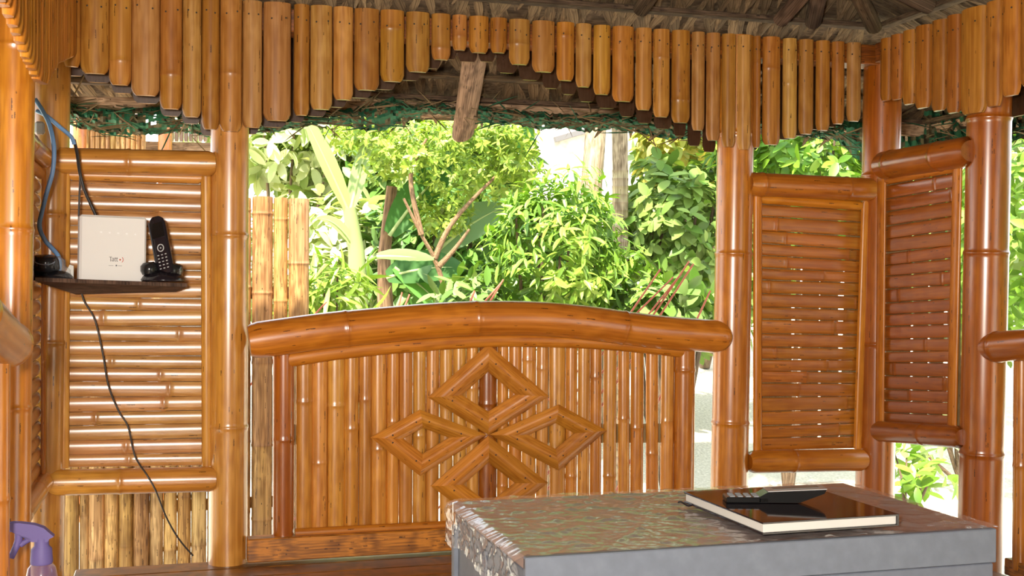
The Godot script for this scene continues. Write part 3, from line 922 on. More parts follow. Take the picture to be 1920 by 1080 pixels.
# ---------------------------------------------------------------- desk and what lies on it
func desk() -> void:
	var fl := hy(985, 1045, DESK)
	var fr := hy(1868, 990, DESK)
	var bl := hy(820, 940, DESK)
	var ux := (fr - fl).normalized()
	var uz := Vector3(-ux.z, 0, ux.x)                     # to the viewer
	if uz.dot(EYE - fl) < 0: uz = -uz
	var w := (fr - fl).length()
	var dep := -(bl - fl).dot(uz)
	var bas := Basis(ux, Vector3.UP, uz)
	var at := func(x, y, z): return fl + ux * x + uz * -z + Vector3(0, y - DESK, 0)
	var o := thing("office_desk", "grey painted desk with a brown top under crinkled clear plastic", "desk", at.call(w / 2, 0.0, dep / 2))
	var mb := MB.new()
	var grey := Color(0.19, 0.21, 0.25)
	box(mb, at.call(w / 2, DESK - 0.014, dep / 2), bas, Vector3(w / 2, 0.012, dep / 2), Color(0.36, 0.225, 0.18), 0.003)
	put("desk_top", mb, M.paint, o)
	mb = MB.new()
	box(mb, at.call(w / 2, DESK - 0.036, 0.006), bas, Vector3(w / 2, 0.035, 0.008), grey, 0.002)
	put("front_edge", mb, M.paint, o)
	mb = MB.new()
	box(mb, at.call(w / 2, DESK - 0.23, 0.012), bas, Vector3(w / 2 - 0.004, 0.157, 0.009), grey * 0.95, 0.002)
	put("front_panel", mb, M.paint, o)
	mb = MB.new()
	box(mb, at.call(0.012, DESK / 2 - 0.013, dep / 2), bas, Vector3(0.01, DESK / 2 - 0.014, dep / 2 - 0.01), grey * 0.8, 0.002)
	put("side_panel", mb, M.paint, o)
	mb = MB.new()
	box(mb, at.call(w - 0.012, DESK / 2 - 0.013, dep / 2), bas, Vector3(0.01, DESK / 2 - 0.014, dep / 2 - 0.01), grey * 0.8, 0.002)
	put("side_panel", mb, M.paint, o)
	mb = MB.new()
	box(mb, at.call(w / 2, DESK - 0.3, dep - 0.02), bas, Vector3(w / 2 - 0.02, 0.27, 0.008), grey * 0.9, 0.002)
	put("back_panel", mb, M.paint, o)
	# side slats on the desk's end
	for k in 3:
		mb = MB.new()
		box(mb, at.call(-0.002, DESK / 2 - 0.02, 0.03 + (dep - 0.06) * k / 2.0), bas, Vector3(0.006, DESK / 2 - 0.03, 0.012), grey, 0.002)
		put("side_batten", mb, M.paint, o)
	# crinkled plastic: over the top and down the end
	mb = MB.new()
	var n := FastNoiseLite.new()
	n.seed = 5
	n.frequency = 1.0
	n.fractal_type = FastNoiseLite.FRACTAL_RIDGED
	n.fractal_octaves = 3
	var nu := 150
	var nv := 80
	var hang := 0.085
	var pts := []
	for i in nu + 1:
		var row := []
		var s := -hang + (w + hang + 0.004) * i / nu
		for j in nv + 1:
			var d := -0.003 + (dep + 0.006) * j / nv
			var r := maxf(0.0, n.get_noise_2d(s * 5.0 + d * 2.0, d * 7.0 - s * 1.4))
			var r2 := maxf(0.0, n.get_noise_2d(s * 14.0 + 40, d * 18.0 + s * 5.0))
			var h := 0.002 + 0.005 * r * r + 0.002 * r2
			if s >= 0.0:
				row.append(at.call(s, DESK + h, d))
			else:
				row.append(at.call(-0.011 - h * 1.6, DESK + s * (1.0 + 0.25 * n.get_noise_2d(d * 4.0, 3.0)), d))
		pts.append(row)
	var ids := []
	for i in nu + 1:
		var row := []
		for j in nv + 1:
			var a: Vector3 = pts[mini(i + 1, nu)][j] - pts[maxi(i - 1, 0)][j]
			var b: Vector3 = pts[i][mini(j + 1, nv)] - pts[i][maxi(j - 1, 0)]
			var nn := a.cross(b).normalized()
			if nn.y < -0.001 or (absf(nn.y) < 0.3 and nn.dot(-ux) < 0): nn = -nn
			row.append(mb.p(pts[i][j], nn))
		ids.append(row)
	for i in nu:
		for j in nv:
			mb.quad(ids[i][j], ids[i + 1][j], ids[i + 1][j + 1], ids[i][j + 1])
	put("plastic_cover", mb, M.film, o)
	notebook()

func notebook() -> void:
	var y := DESK + 0.0105
	var a := hy(1430, 1003, y)
	var r := hy(1686, 986, y)
	var l := hy(1276, 952, y)
	var ux := (r - a).normalized()
	var uz := Vector3(-ux.z, 0, ux.x)
	if uz.dot(l - a) < 0: uz = -uz
	var w := (r - a).length()
	var d := (l - a).dot(uz) * 1.18
	var o := thing("notebook", "thick black-covered notebook with white page edges on the desk", "notebook", a + ux * w / 2 + uz * d / 2)
	var bas := Basis(ux, Vector3.UP, -uz)
	var c := a + ux * w / 2 + uz * d / 2
	var ink := Color(0.012, 0.011, 0.013)
	var th := 0.024
	for k in 2:
		var mb := MB.new()
		box(mb, c + Vector3(0, 0.0017 + k * (th - 0.0034), 0), bas, Vector3(w / 2, 0.0017, d / 2), ink, 0.0006)
		put("cover", mb, M.shiny_cover, o)
	var mb := MB.new()
	box(mb, c + Vector3(0, th / 2, 0) - ux * 0.001, bas, Vector3(w / 2 - 0.004, th / 2 - 0.0034, d / 2 - 0.003), Color(0.66, 0.62, 0.57), 0.001)
	put("pages", mb, M.plain, o)
	mb = MB.new()
	box(mb, c + Vector3(0, th / 2, 0) + ux * (w / 2 - 0.0025), bas, Vector3(0.003, th / 2, d / 2), ink, 0.002)
	put("spine", mb, M.gloss, o)
	mb = MB.new()
	tube(mb, smooth_line([a + uz * d * 0.86 + Vector3(0, 0.004, 0) - ux * 0.002, a + uz * d * 0.9 - ux * 0.008, a + uz * d * 0.97 - ux * 0.012 + Vector3(0, 0.004, 0), a + uz * d * 1.02 - ux * 0.01]), 0.0022, ink)
	put("pen_loop", mb, M.cable, o)
	# calculator: key plate lying flat, display plate tilted up behind it
	var top := y + th + 0.0005
	var p0 := hy(1362, 943, top)
	var fwd := (hy(1500, 944, top) - p0).normalized()
	var sd := Vector3(-fwd.z, 0, fwd.x)
	if sd.dot(EYE - p0) > 0: sd = -sd
	var q := thing("desk_calculator", "black flip calculator with a raised silver-topped display, lying on the notebook", "calculator", p0 + fwd * 0.1)
	var b2 := Basis(fwd, Vector3.UP, -sd)
	var black := Color(0.012, 0.012, 0.014)
	var dp := 0.05
	mb = MB.new()
	box(mb, p0 + fwd * 0.045 + sd * dp * 0.5 + Vector3(0, 0.006, 0), b2, Vector3(0.045, 0.006, dp * 0.5), black, 0.002)
	put("key_plate", mb, M.gloss, q)
	for i in 4:
		for j in 3:
			mb = MB.new()
			box(mb, p0 + fwd * (0.014 + i * 0.017) + sd * (0.01 + j * 0.015) + Vector3(0, 0.0128, 0), b2, Vector3(0.0055, 0.0015, 0.0045), Color(0.25, 0.25, 0.26), 0.0008)
			put("key", mb, M.plain, q)
	var hp := p0 + fwd * 0.07
	mb = MB.new()
	prism(mb, [[0.0, 0.013], [0.018, 0.023], [0.142, 0.029], [0.138, 0.021], [0.085, 0.001], [0.0, 0.001]].map(func(e): return hp + fwd * e[0] + Vector3(0, e[1], 0)), sd * dp, black)
	put("display_body", mb, M.gloss, q)
	mb = MB.new()
	var ta := hp + fwd * 0.018 + Vector3(0, 0.0235, 0)
	var tb := hp + fwd * 0.143 + Vector3(0, 0.0295, 0)
	prism(mb, [ta, tb, tb + sd * dp, ta + sd * dp], Vector3(0, 0.002, 0), Color(0.42, 0.40, 0.39))
	put("display_rim", mb, M.gloss, q)
	mb = MB.new()
	prism(mb, [ta.lerp(tb, 0.12) + sd * dp * 0.3, ta.lerp(tb, 0.9) + sd * dp * 0.3, ta.lerp(tb, 0.9) + sd * dp * 0.85, ta.lerp(tb, 0.12) + sd * dp * 0.85].map(func(v): return v + Vector3(0, 0.0021, 0)), Vector3(0, 0.0006, 0), Color(0.2, 0.21, 0.2))
	put("display", mb, M.gloss, q)


# ---------------------------------------------------------------- shelf corner
func shelf() -> void:
	var p := [bz(66, 520, 0.34), bz(351, 531, 0.16), bz(330, 536, 0.05), bz(142, 545, 0.05)]
	var n: Vector3 = (p[1] - p[0]).cross(p[3] - p[0]).normalized()
	if n.y < 0: n = -n
	p[2] -= n * (p[2] - p[0]).dot(n)
	var mb := MB.new()
	prism(mb, p.map(func(v): return v - n * 0.011), n * 0.011, Color(0.14, 0.075, 0.05), 2.0)
	var o := put("corner_shelf", mb, M.rough_wood)
	tag(o, "thin dark wooden corner shelf carrying the router and phones", "shelf")
	var on := func(px, z) -> Vector3:                     # the board's top under a column of the picture
		var lo := 480.0
		var hi := 570.0
		for k in 30:
			var m := (lo + hi) / 2
			if (bz(px, m, z) - p[0]).dot(n) > 0: lo = m
			else: hi = m
		return bz(px, lo, z)
	# router
	var l: Vector3 = on.call(146, 0.22)
	var r: Vector3 = on.call(271, 0.17)
	var ux := (r - l).normalized()
	var uz := ux.cross(Vector3.UP).normalized()
	if uz.z < 0: uz = -uz
	var uy := uz.cross(ux)
	var w := (r - l).length()
	var h := 127.0 * ppm(l)
	var rt := thing("wifi_router", "upright white square router with red and grey print, on the corner shelf", "router", (l + r) / 2)
	mb = MB.new()
	box(mb, (l + r) / 2 + uy * (h / 2 + 0.001), Basis(ux, uy, uz), Vector3(w / 2, h / 2, 0.017), Color(0.84, 0.81, 0.78), 0.006)
	put("case", mb, M.plain, rt)
	var face := l + uz * 0.0172
	var spot := func(fx, fy) -> Vector3: return face + ux * w * fx + uy * h * fy
	for k in 5:
		mb = MB.new()
		box(mb, spot.call(0.31 + 0.128 * k, 0.755 - 0.004 * k), Basis(ux, uy, uz), Vector3(0.0028, 0.0022, 0.0004), Color(0.95, 0.93, 0.92), 0.0003)
		put("indicator", mb, M.plain, rt)
	var word := TextMesh.new()
	var font := SystemFont.new()
	font.font_names = PackedStringArray(["Droid Sans"])
	word.font = font
	word.text = "Tatt"
	word.font_size = 16
	word.pixel_size = 0.0011
	word.depth = 0.0006
	var wd := put("lettering", word, mat("print_grey", Color(0.23, 0.2, 0.2), 0.6, null, {"vertex_color_use_as_albedo": false}), rt)
	wd.transform = Transform3D(Basis(ux * 0.8, uy, uz), spot.call(0.50, 0.355) - rt.position)
	mb = MB.new()
	lathe(mb, spot.call(0.60, 0.352), uz, [[0.0, 0.0006], [0.0022, 0.0006], [0.0024, 0.0]], Color(0.55, 0.06, 0.05), 12, 1.0, uy)
	put("red_dot", mb, M.plain, rt)
	mb = MB.new()
	var arc := []
	for k in 9:
		var t := lerpf(-1.1, 1.1, k / 8.0)
		arc.append(spot.call(0.612, 0.352) + ux * cos(t) * 0.0062 + uy * sin(t) * 0.0078)
	tube(mb, arc, 0.0009, Color(0.6, 0.09, 0.06), 6)
	put("red_arc", mb, M.plain, rt)
	for e in [[0.43, 0.50], [0.57, 0.63]]:
		mb = MB.new()
		box(mb, spot.call((e[0] + e[1]) / 2, 0.262), Basis(ux, uy, uz), Vector3(w * (e[1] - e[0]) / 2, 0.0006, 0.0003), Color(0.3, 0.28, 0.28), 0.0001)
		put("small_print", mb, M.plain, rt)
	mb = MB.new()
	lathe(mb, spot.call(0.545, 0.264), uz, [[0.0, 0.0005], [0.0022, 0.0005], [0.0024, 0.0]], Color(0.12, 0.12, 0.14), 10, 1.0, uy)
	put("emblem", mb, M.plain, rt)
	phone(on)
	# black modem with a white light
	var m0: Vector3 = on.call(92, 0.27)
	var md := thing("black_modem", "low black cordless-phone base with a small white light, at the post end of the shelf", "modem", m0)
	mb = MB.new()
	lathe(mb, m0, Vector3.UP, [[0.0, 0.001], [0.062, 0.001], [0.064, 0.010], [0.055, 0.020], [0.040, 0.028], [0.0, 0.029]], Color(0.014, 0.014, 0.016), 24, 0.55)
	put("base", mb, M.gloss, md)
	mb = MB.new()
	lathe(mb, m0 + Vector3(-0.008, 0.024, 0.004), Vector3(0, 1, 0.35).normalized(), [[0.030, 0.0], [0.036, 0.010], [0.034, 0.034], [0.028, 0.046], [0.0, 0.048]], Color(0.02, 0.02, 0.024), 24, 0.6)
	put("dome", mb, M.gloss, md)
	mb = MB.new()
	var ring := []
	for k in 15:
		var t := lerpf(PI * 1.08, PI * 1.92, k / 14.0)
		ring.append(m0 + Vector3(-0.008 + cos(t) * 0.027, 0.056 + sin(t) * 0.012, 0.033))
	tube(mb, ring, 0.0016, Color(0.16, 0.18, 0.22), 6)
	put("rim", mb, M.gloss, md)
	mb = MB.new()
	lathe(mb, m0 + Vector3(-0.007, 0.056, 0.029), Vector3(0, 0.2, 1).normalized(), [[0.0, 0.003], [0.003, 0.002], [0.004, 0.0]], Color.WHITE, 12, 1.0, Vector3.UP)
	put("indicator_light", mb, mat("indicator_light", Color(0.9, 0.9, 1.0), 0.3, null, {"emission_enabled": true, "emission": Color(0.85, 0.85, 1.0), "emission_energy_multiplier": 1.0, "vertex_color_use_as_albedo": false}), md)
	# small adapter in clear wrapping
	var a0: Vector3 = on.call(127, 0.24)
	var ad := thing("wrapped_adapter", "small white plug adapter in crumpled clear wrapping between modem and router", "adapter", a0)
	mb = MB.new()
	prism(mb, [a0 + Vector3(-0.018, 0.002, 0.0), a0 + Vector3(0.016, 0.002, 0.0), a0 + Vector3(0.016, 0.045, 0.0), a0 + Vector3(0.006, 0.048, 0.0)], Vector3(0, 0, 0.012), Color(0.7, 0.68, 0.64))
	put("adapter_body", mb, M.plain, ad)
	mb = MB.new()
	lathe(mb, a0 + Vector3(-0.012, 0.012, 0.012), Vector3(-0.3, 1, 0).normalized(), [[0.022, 0.0], [0.026, 0.014], [0.017, 0.03], [0.021, 0.045], [0.008, 0.06], [0.0, 0.062]], Color.WHITE, 9, 0.6)
	put("wrapping", mb, M.film, ad)
	# small grey box mounted on the corner post
	var g := bz(75, 240, 0.14)
	mb = MB.new()
	box(mb, g, Basis.IDENTITY, Vector3(0.013, 0.018, 0.012), Color(0.42, 0.40, 0.40), 0.006)
	var gb := put("junction_box", mb, M.gloss)
	tag(gb, "small grey cable box fixed high on the corner post", "cable box")
	# cables
	var cb := MB.new()
	tube(cb, smooth_line([bz(66, 186, 0.24), bz(80, 208, 0.25), bz(93, 235, 0.26), bz(101, 275, 0.27), bz(99, 320, 0.27), bz(88, 360, 0.27), bz(78, 400, 0.26), bz(74, 425, 0.26), bz(84, 450, 0.26), bz(100, 468, 0.25), bz(109, 480, 0.24), bz(112, 496, 0.24), bz(110, 512, 0.24)]), 0.0062, Color(0.13, 0.25, 0.46), 10)
	tag(put("network_cable", cb, M.cable), "blue network cable looping down beside the post to the shelf", "cable")
	cb = MB.new()
	tube(cb, smooth_line([bz(69, 208, 0.22), bz(88, 218, 0.23), bz(112, 238, 0.22), bz(133, 256, 0.20), bz(139, 270, 0.19)]), 0.0058, Color(0.15, 0.29, 0.52), 10)
	tag(put("network_cable", cb, M.cable), "short blue cable joining the black wire above the screen", "cable")
	cb = MB.new()
	tube(cb, smooth_line([bz(139, 262, 0.19), bz(145, 290, 0.17), bz(149, 320, 0.15), bz(158, 355, 0.14), bz(171, 385, 0.13), bz(181, 408, 0.13), bz(188, 440, 0.13)]), 0.0048, Color(0.022, 0.018, 0.018), 8)
	tag(put("power_wire", cb, M.cable), "thick black wire running down behind the white router", "wire")
	cb = MB.new()
	tube(cb, smooth_line([bz(146, 290, 0.16), bz(150, 330, 0.13), bz(149, 370, 0.12), bz(148, 410, 0.12), bz(152, 470, 0.12)]), 0.003, Color(0.03, 0.02, 0.018), 8)
	tag(put("power_wire", cb, M.cable), "thin dark wire hanging straight beside the router's edge", "wire")
	cb = MB.new()
	tube(cb, smooth_line([bz(151, 540, 0.06), bz(158, 565, 0.06), bz(178, 600, 0.06), bz(193, 665, 0.065), bz(203, 722, 0.065), bz(222, 770, 0.065), bz(240, 800, 0.07), bz(253, 855, 0.07), bz(275, 890, 0.09), bz(292, 920, 0.095), bz(312, 970, 0.09), bz(335, 1010, 0.09), bz(362, 1042, 0.09)]), 0.0026, Color(0.025, 0.016, 0.012), 8)
	tag(put("power_wire", cb, M.cable), "long thin black wire trailing from the shelf down across the slats to the bench", "wire")

func phone(on: Callable) -> void:
	var b0: Vector3 = on.call(306, 0.19)
	var o := thing("cordless_phone", "black cordless phone standing in its charging cradle beside the router", "phone", b0)
	var black := Color(0.016, 0.015, 0.016)
	var mb := MB.new()
	lathe(mb, b0, Vector3.UP, [[0.0, 0.001], [0.060, 0.001], [0.063, 0.008], [0.056, 0.018], [0.050, 0.026], [0.030, 0.034], [0.0, 0.034]], black, 28, 0.62)
	put("cradle", mb, M.gloss, o)
	mb = MB.new()
	lathe(mb, b0 + Vector3(0.022, 0.022, 0.0), Vector3(0.1, 1, 0).normalized(), [[0.030, 0.0], [0.034, 0.014], [0.030, 0.030], [0.022, 0.034], [0.0, 0.03]], black * 1.2, 24, 0.75)
	put("cradle_cup", mb, M.gloss, o)
	mb = MB.new()
	lathe(mb, b0 + Vector3(-0.036, 0.024, 0.004), Vector3(-0.15, 1, 0).normalized(), [[0.022, 0.0], [0.026, 0.012], [0.024, 0.026], [0.015, 0.034], [0.0, 0.035]], black * 1.2, 20, 0.8)
	put("cradle_shoulder", mb, M.gloss, o)
	# handset leaning back and to the side
	var foot := bz(313, 514, 0.205)
	var head := bz(293, 408, 0.155)
	var up := (head - foot).normalized()
	var fx := Vector3(0.93, 0, 0.36).normalized()
	fx = (fx - up * fx.dot(up)).normalized()
	var fz := fx.cross(up)
	if fz.z < 0: fz = -fz
	var L := (head - foot).length()
	var bas := Basis(fx, up, fz)
	mb = MB.new()
	var rows := []
	var prof := [[0.0, 0.019], [0.006, 0.0225], [0.03, 0.0245], [L * 0.5, 0.0235], [L * 0.8, 0.0245], [L - 0.02, 0.0235], [L - 0.006, 0.019], [L, 0.012]]
	for e in prof:
		var row := []
		for k in 25:
			var t := TAU * k / 24.0
			var cx := signf(cos(t)) * pow(absf(cos(t)), 0.55)
			var cz := signf(sin(t)) * pow(absf(sin(t)), 0.55)
			row.append(mb.p(foot + up * e[0] + fx * cx * e[1] + fz * cz * 0.011, (fx * cos(t) * 0.6 + fz * sin(t)).normalized(), Vector2.ZERO, black))
		if rows:
			for k in 24:
				mb.quad(rows[-1][k], rows[-1][k + 1], row[k + 1], row[k])
		rows.append(row)
	for e in [[rows[0], -up], [rows[-1], up]]:
		mb.face(e[0].slice(0, 24).map(func(i): return mb.v[i]), e[1], black)
	var hs := put("handset", mb, M.gloss, o)
	var at := func(x, y, z := 0.0112): return foot + fx * x + up * L * y + fz * z
	mb = MB.new()
	box(mb, at.call(0.0, 0.76), bas, Vector3(0.018, L * 0.13, 0.0006), Color(0.008, 0.008, 0.01), 0.0004)
	put("screen", mb, M.gloss, hs)
	mb = MB.new()
	var rg := []
	for k in 21:
		var t := TAU * k / 20.0
		rg.append(at.call(cos(t) * 0.0088, 0.445, 0.012) + up * sin(t) * 0.0105)
	tube(mb, rg, 0.0015, Color(0.62, 0.62, 0.62), 6)
	put("navigation_ring", mb, M.gloss, hs)
	mb = MB.new()
	box(mb, at.call(0.0, 0.445, 0.0118), bas, Vector3(0.0022, 0.0022, 0.0008), Color(0.45, 0.45, 0.45), 0.0005)
	put("centre_key", mb, M.gloss, hs)
	for i in 3:
		for j in 5:
			mb = MB.new()
			box(mb, at.call(-0.011 + 0.011 * i, 0.325 - 0.058 * j, 0.0116), bas, Vector3(0.0026, 0.0014, 0.0006), Color(0.55, 0.55, 0.55), 0.0004)
			put("key", mb, M.plain, hs)
	mb = MB.new()
	tube(mb, [at.call(-0.0235, 0.06, 0.006), at.call(-0.0242, 0.3, 0.007), at.call(-0.0235, 0.6, 0.007), at.call(-0.024, 0.93, 0.006)], 0.0022, Color(0.09, 0.09, 0.095), 8)
	put("side_trim", mb, M.gloss, hs)

func spray_bottle() -> void:
	var z := 1.10
	var neck := bz(78, 1046, z)
	var base := Vector3(neck.x, SEAT, neck.z)
	var k := ppm(neck)
	var o := thing("spray_bottle", "clear spray bottle with a purple trigger head, at the lower corner of the picture", "spray bottle", base)
	var h := neck.y - SEAT
	var mb := MB.new()
	var r := 31 * k
	lathe(mb, base, Vector3.UP, [[0.0, 0.002], [r * 0.9, 0.0], [r, 0.006], [r * 1.02, h * 0.5], [r, h - 0.055], [r * 0.8, h - 0.02], [r * 0.42, h - 0.004], [r * 0.4, h]], Color.WHITE, 28)
	put("bottle", mb, M.clear_plastic, o)
	mb = MB.new()
	lathe(mb, base, Vector3.UP, [[0.0, 0.004], [r * 0.86, 0.004], [r * 0.95, 0.01], [r * 0.96, h * 0.75], [0.0, h * 0.75]], Color(0.10, 0.07, 0.15), 24)
	put("liquid", mb, M.gloss, o)
	var pur := Color(0.13, 0.095, 0.28)
	mb = MB.new()
	lathe(mb, base + Vector3(0, h - 0.012, 0), Vector3.UP, [[r * 0.62, 0.0], [r * 0.66, 0.004], [r * 0.6, 28 * k], [r * 0.42, 34 * k], [r * 0.4, 48 * k]], pur, 24)
	put("collar", mb, M.plain, o)
	mb = MB.new()
	var P := func(px, py, dz := 0.0): return bz(px, py, z + dz)
	var side := Vector3(0, 0, 1)
	var outline := [[62, 1012], [58, 1004], [42, 1000], [26, 994], [18, 984], [22, 977], [40, 977], [66, 980], [84, 986], [98, 998], [103, 1002], [95, 1006], [92, 1012]]
	prism(mb, outline.map(func(q): return P.call(q[0], q[1], -0.012)), side * 0.024, pur)
	put("head", mb, M.plain, o)
	mb = MB.new()
	var trig := [P.call(36, 1000), P.call(34, 1016), P.call(27, 1032), P.call(21, 1046)]
	tube(mb, smooth_line(trig), 0.009, pur, 10, 0.006)
	tube(mb, smooth_line([P.call(62, 1008), P.call(50, 1014), P.call(38, 1022)]), 0.006, pur, 8)
	put("trigger", mb, M.plain, o)
	mb = MB.new()
	lathe(mb, P.call(26, 988), Vector3(-1, 0.1, 0).normalized(), [[0.0, -0.004], [0.011, -0.004], [0.011, 0.008], [0.005, 0.012], [0.0, 0.012]], pur * 1.15, 14)
	put("nozzle", mb, M.plain, o)

# ---------------------------------------------------------------- outdoors
func ground_y(x: float, z: float) -> float:
	var f := clampf((-z - 1.8) / 5.0, 0.0, 1.0)
	return -0.06 + 0.75 * f * f * (3.0 - 2.0 * f) + 0.02 * sin(x * 1.7 + z) * f

func outdoors_ground() -> void:
	var mb := MB.new()
	var grid := []
	var xs := []
	for k in 49:
		xs.append(-18.0 + k * 0.8)
	var zs := []
	for k in 57:
		zs.append(16.0 - k * 0.7)
	for z in zs:
		var row := []
		for x in xs:
			row.append(mb.p(Vector3(x, ground_y(x, z), z), Vector3.UP, Vector2(x, z)))
		grid.append(row)
	for i in zs.size() - 1:
		for j in xs.size() - 1:
			mb.quad(grid[i][j], grid[i][j + 1], grid[i + 1][j + 1], grid[i + 1][j])
	structure("ground", mb, M.sand)
	mb = MB.new()
	box(mb, Vector3(MID, -0.06, 2.25), Basis.IDENTITY, Vector3(1.75, 0.06, 2.6), Color(0.8, 0.75, 0.7), 0.01)
	structure("floor", mb, M.cement)

# transforms of leaves set in rosettes on an ellipsoid
func rosettes(c: Vector3, rad: Vector3, n: int, per: int, size: Vector2, droop: float, inner := 0.45) -> Array:
	var out := []
	for i in n:
		var d := Vector3(rng.randfn(), rng.randfn() * 0.9, rng.randfn()).normalized()
		var f := lerpf(inner, 1.0, sqrt(rng.randf()))
		var at := c + d * rad * f
		var tw := (d + Vector3(0, 0.35, 0) + Vector3(rng.randfn(), rng.randfn(), rng.randfn()) * 0.35).normalized()
		var side := tw.cross(Vector3.UP)
		side = side.normalized() if side.length() > 0.05 else Vector3.RIGHT
		var a0 := rng.randf() * TAU
		for k in per:
			var t := a0 + TAU * k / per + rng.randf_range(-0.4, 0.4)
			var spread := side.rotated(tw, t)
			var dir := (tw * rng.randf_range(0.2, 0.8) + spread + Vector3(0, -droop * rng.randf(), 0)).normalized()
			out.append(aim(at + dir * size.x * 0.1 - tw * 0.03 * (k % 3), dir, tw + Vector3(0, 0.4, 0), rng.randf_range(size.x, size.y)))
	return out

func shades(n: int, a: Color, b: Color, spread := 0.25) -> Array:
	var out := []
	for i in n:
		var k := 1.0 + rng.randf_range(-spread, spread)
		var c := a.lerp(b, rng.randf())
		out.append(Color(c.r * k, c.g * k, c.b * k))
	return out

func stems(o, foot: Vector3, tops: Array, r: float, col: Color, called := "stem") -> void:
	for t in tops:
		var mb := MB.new()
		var mid := foot.lerp(t, 0.5) + Vector3(rng.randf_range(-0.05, 0.05), 0.03, rng.randf_range(-0.04, 0.04))
		tube(mb, smooth_line([foot, mid, t]), r, col, 7, r * 0.35)
		put(called, mb, M.rough_wood, o)

func shrub(called, label, cat, c: Vector3, rad: Vector3, n: int, per: int, size: Vector2, shape: Array, a: Color, b: Color, droop := 0.6, bark := Color(0.2, 0.14, 0.09), group := "") -> Node3D:
	var foot := Vector3(c.x + rng.randf_range(-0.1, 0.1), ground_y(c.x, c.z), c.z)
	var o := thing(called, label, cat, foot, group)
	var where := rosettes(c, rad, n, per, size, droop)
	crowd("foliage", o, strip_leaf(1.0, shape[0], 0.2, shape[1], 4), where, shades(where.size(), a, b), M.leaf)
	var tops := []
	for k in 5:
		tops.append(c + Vector3(rng.randf_range(-0.6, 0.6) * rad.x, rng.randf_range(0.0, 0.6) * rad.y, rng.randf_range(-0.5, 0.5) * rad.z))
	stems(o, foot, tops, clampf(rad.y * 0.05, 0.012, 0.07), bark)
	return o

func banana_blade(o, base: Vector3, dir: Vector3, L: float, W: float, droop: float, col: Color, up := Vector3.UP) -> void:
	var mb := MB.new()
	var side := dir.cross(up).normalized()
	var n := 14
	var before := []
	for k in n + 1:
		var f := k / float(n)
		var c := base + dir * (L * f) + Vector3(0, -droop * f * f, 0)
		var w := W * 0.5 * pow(sin(PI * clampf(0.06 + f * 0.92, 0, 1)), 0.6)
		var row := []
		for j in 5:
			var s := (j - 2) / 2.0
			row.append(mb.p(c + side * w * s + up * (absf(s) * w * 0.22 + 0.03 * w * sin(f * 40.0 + s) * absf(s)), (up - side * s * 0.2).normalized(), Vector2(s, f), col))
		if before:
			for j in 4:
				mb.quad(before[j], before[j + 1], row[j + 1], row[j])
		before = row
	var lf := put("leaf", mb, M.leaf, o)
	mb = MB.new()
	var rib := []
	for k in 8:
		var f := k / 7.0 * 0.97
		rib.append(base + dir * (L * f) + Vector3(0, -droop * f * f - 0.006, 0))
	tube(mb, rib, 0.012, Color(0.42, 0.52, 0.2), 6, 0.003)
	put("midrib", mb, M.plain, lf)

